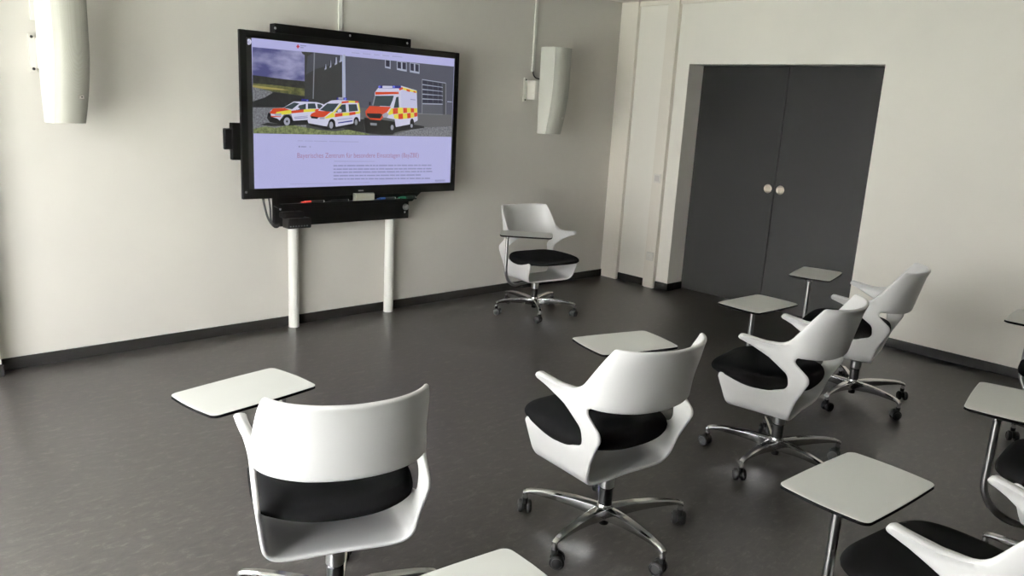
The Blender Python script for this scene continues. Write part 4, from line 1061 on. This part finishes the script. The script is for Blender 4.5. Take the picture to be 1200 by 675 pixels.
# surface conduits
def conduit(x, z0, w, label):
    setp(obj('cable_conduit', BOX(x-w/2, x+w/2, -.016, 0, z0, CEIL), M['post'], bevel=.002), label=label, cat='conduit', group='white surface conduits on the screen wall')
conduit(-1.145, 1.885, .026, 'thin white conduit running up from the speaker near the corner')
conduit(-3.003, 1.90, .030, 'thin white conduit running up from behind the middle of the display')
conduit(-4.852, 1.90, .026, 'thin white conduit above the speaker at the left edge')
bm = bmesh.new(); tube(bm, cr([(-1.145, -.012, 1.895), (-1.145, -.016, 1.865), (-1.125, -.03, 1.835), (-1.085, -.07, 1.825)]), .005, 8)
setp(obj('speaker_cable', bm, M['cable'], smooth=True), label='short black cable from the conduit into the speaker near the corner', cat='cable')

# socket and switch on the casing beside the doors
def wall_plate(name, y, z, n, label, cat):
    h = .040; r = empty(name, (-.0465, y, z), 0, label=label, cat=cat)
    bm = bmesh.new(); box(bm, -.009, 0, -h, h, -h*n, h*n)
    obj('cover_plate', bm, M['socket'], parent=r, bevel=.003); return r
r = wall_plate('power_socket', -.590, .297, 1, 'white power socket low on the casing left of the dark doors', 'socket')
bm = bmesh.new(); lathe(bm, [(.0001, -.004), (.019, -.004), (.0195, .0015), (.022, .0015), (.022, 0)], 28)
for s in (-1, 1): lathe(bm, [(.0001, -.0038), (.003, -.0036), (.003, -.0039)], 10, 1, Matrix.Translation((0, s*.0095, 0)))
w = obj('socket_well', bm, [M['pillar'], M['black']], parent=r, auto=35); w.rotation_euler = (0, -PI/2, 0); w.location = (-.0092, 0, 0)
r = wall_plate('light_switch', -.591, 1.022, 1, 'white light switch on the casing left of the dark doors', 'switch')
obj('rocker', BOX(-.012, -.0091, -.026, .026, -.026, .026), mat('rocker_grey', (196, 190, 186), .4), parent=r, bevel=.002)

# ------------------------------------------------------------------ light
w = bpy.data.worlds.new('overcast_sky'); scene.world = w; w.use_nodes = True
nt = w.node_tree; bg = nt.nodes['Background']; bg.inputs['Strength'].default_value = SKY = 61.0
tc = nt.nodes.new('ShaderNodeTexCoord'); sx = nt.nodes.new('ShaderNodeSeparateXYZ'); r = nt.nodes.new('ShaderNodeValToRGB')
r.color_ramp.elements[0].position = 0; r.color_ramp.elements[0].color = (1.0, .988, .97, 1); r.color_ramp.elements[1].position = .9; r.color_ramp.elements[1].color = (.78, .82, .88, 1)
nt.links.new(tc.outputs['Generated'], sx.inputs[0]); nt.links.new(sx.outputs['Z'], r.inputs['Fac']); nt.links.new(r.outputs['Color'], bg.inputs['Color'])
for a, b in wins:
    l = bpy.data.lights.new('window_portal', 'AREA'); l.shape = 'RECTANGLE'; l.size = WZ1-WZ0; l.size_y = b-a
    l.cycles.is_portal = True
    o = bpy.data.objects.new('window_portal', l); COL.objects.link(o); o.location = (XL-.10, (a+b)/2, (WZ0+WZ1)/2); o.rotation_euler = (0, -PI/2, 0)

# ------------------------------------------------------------------ camera
cam = bpy.data.cameras.new('camera'); co = bpy.data.objects.new('camera', cam); COL.objects.link(co)
cam.sensor_fit = 'HORIZONTAL'; cam.sensor_width = 36; cam.lens = 920.71/1200*36; cam.clip_start = .02
yaw, pitch, roll = math.radians(43.598), math.radians(13.080), math.radians(3.200)
fw = Vector((math.sin(yaw)*math.cos(pitch), math.cos(yaw)*math.cos(pitch), -math.sin(pitch)))
rt = Vector((math.cos(yaw), -math.sin(yaw), 0)); up = rt.cross(fw)
r2 = math.cos(roll)*rt+math.sin(roll)*up; u2 = -math.sin(roll)*rt+math.cos(roll)*up
co.matrix_world = Matrix(((r2.x, u2.x, -fw.x, -5.95468), (r2.y, u2.y, -fw.y, -4.95157), (r2.z, u2.z, -fw.z, 1.6), (0, 0, 0, 1)))
scene.camera = co
vs = scene.view_settings; vs.view_transform = 'Standard'; vs.look = 'None'; vs.gamma = 1; vs.use_curve_mapping = False; vs.exposure = 0
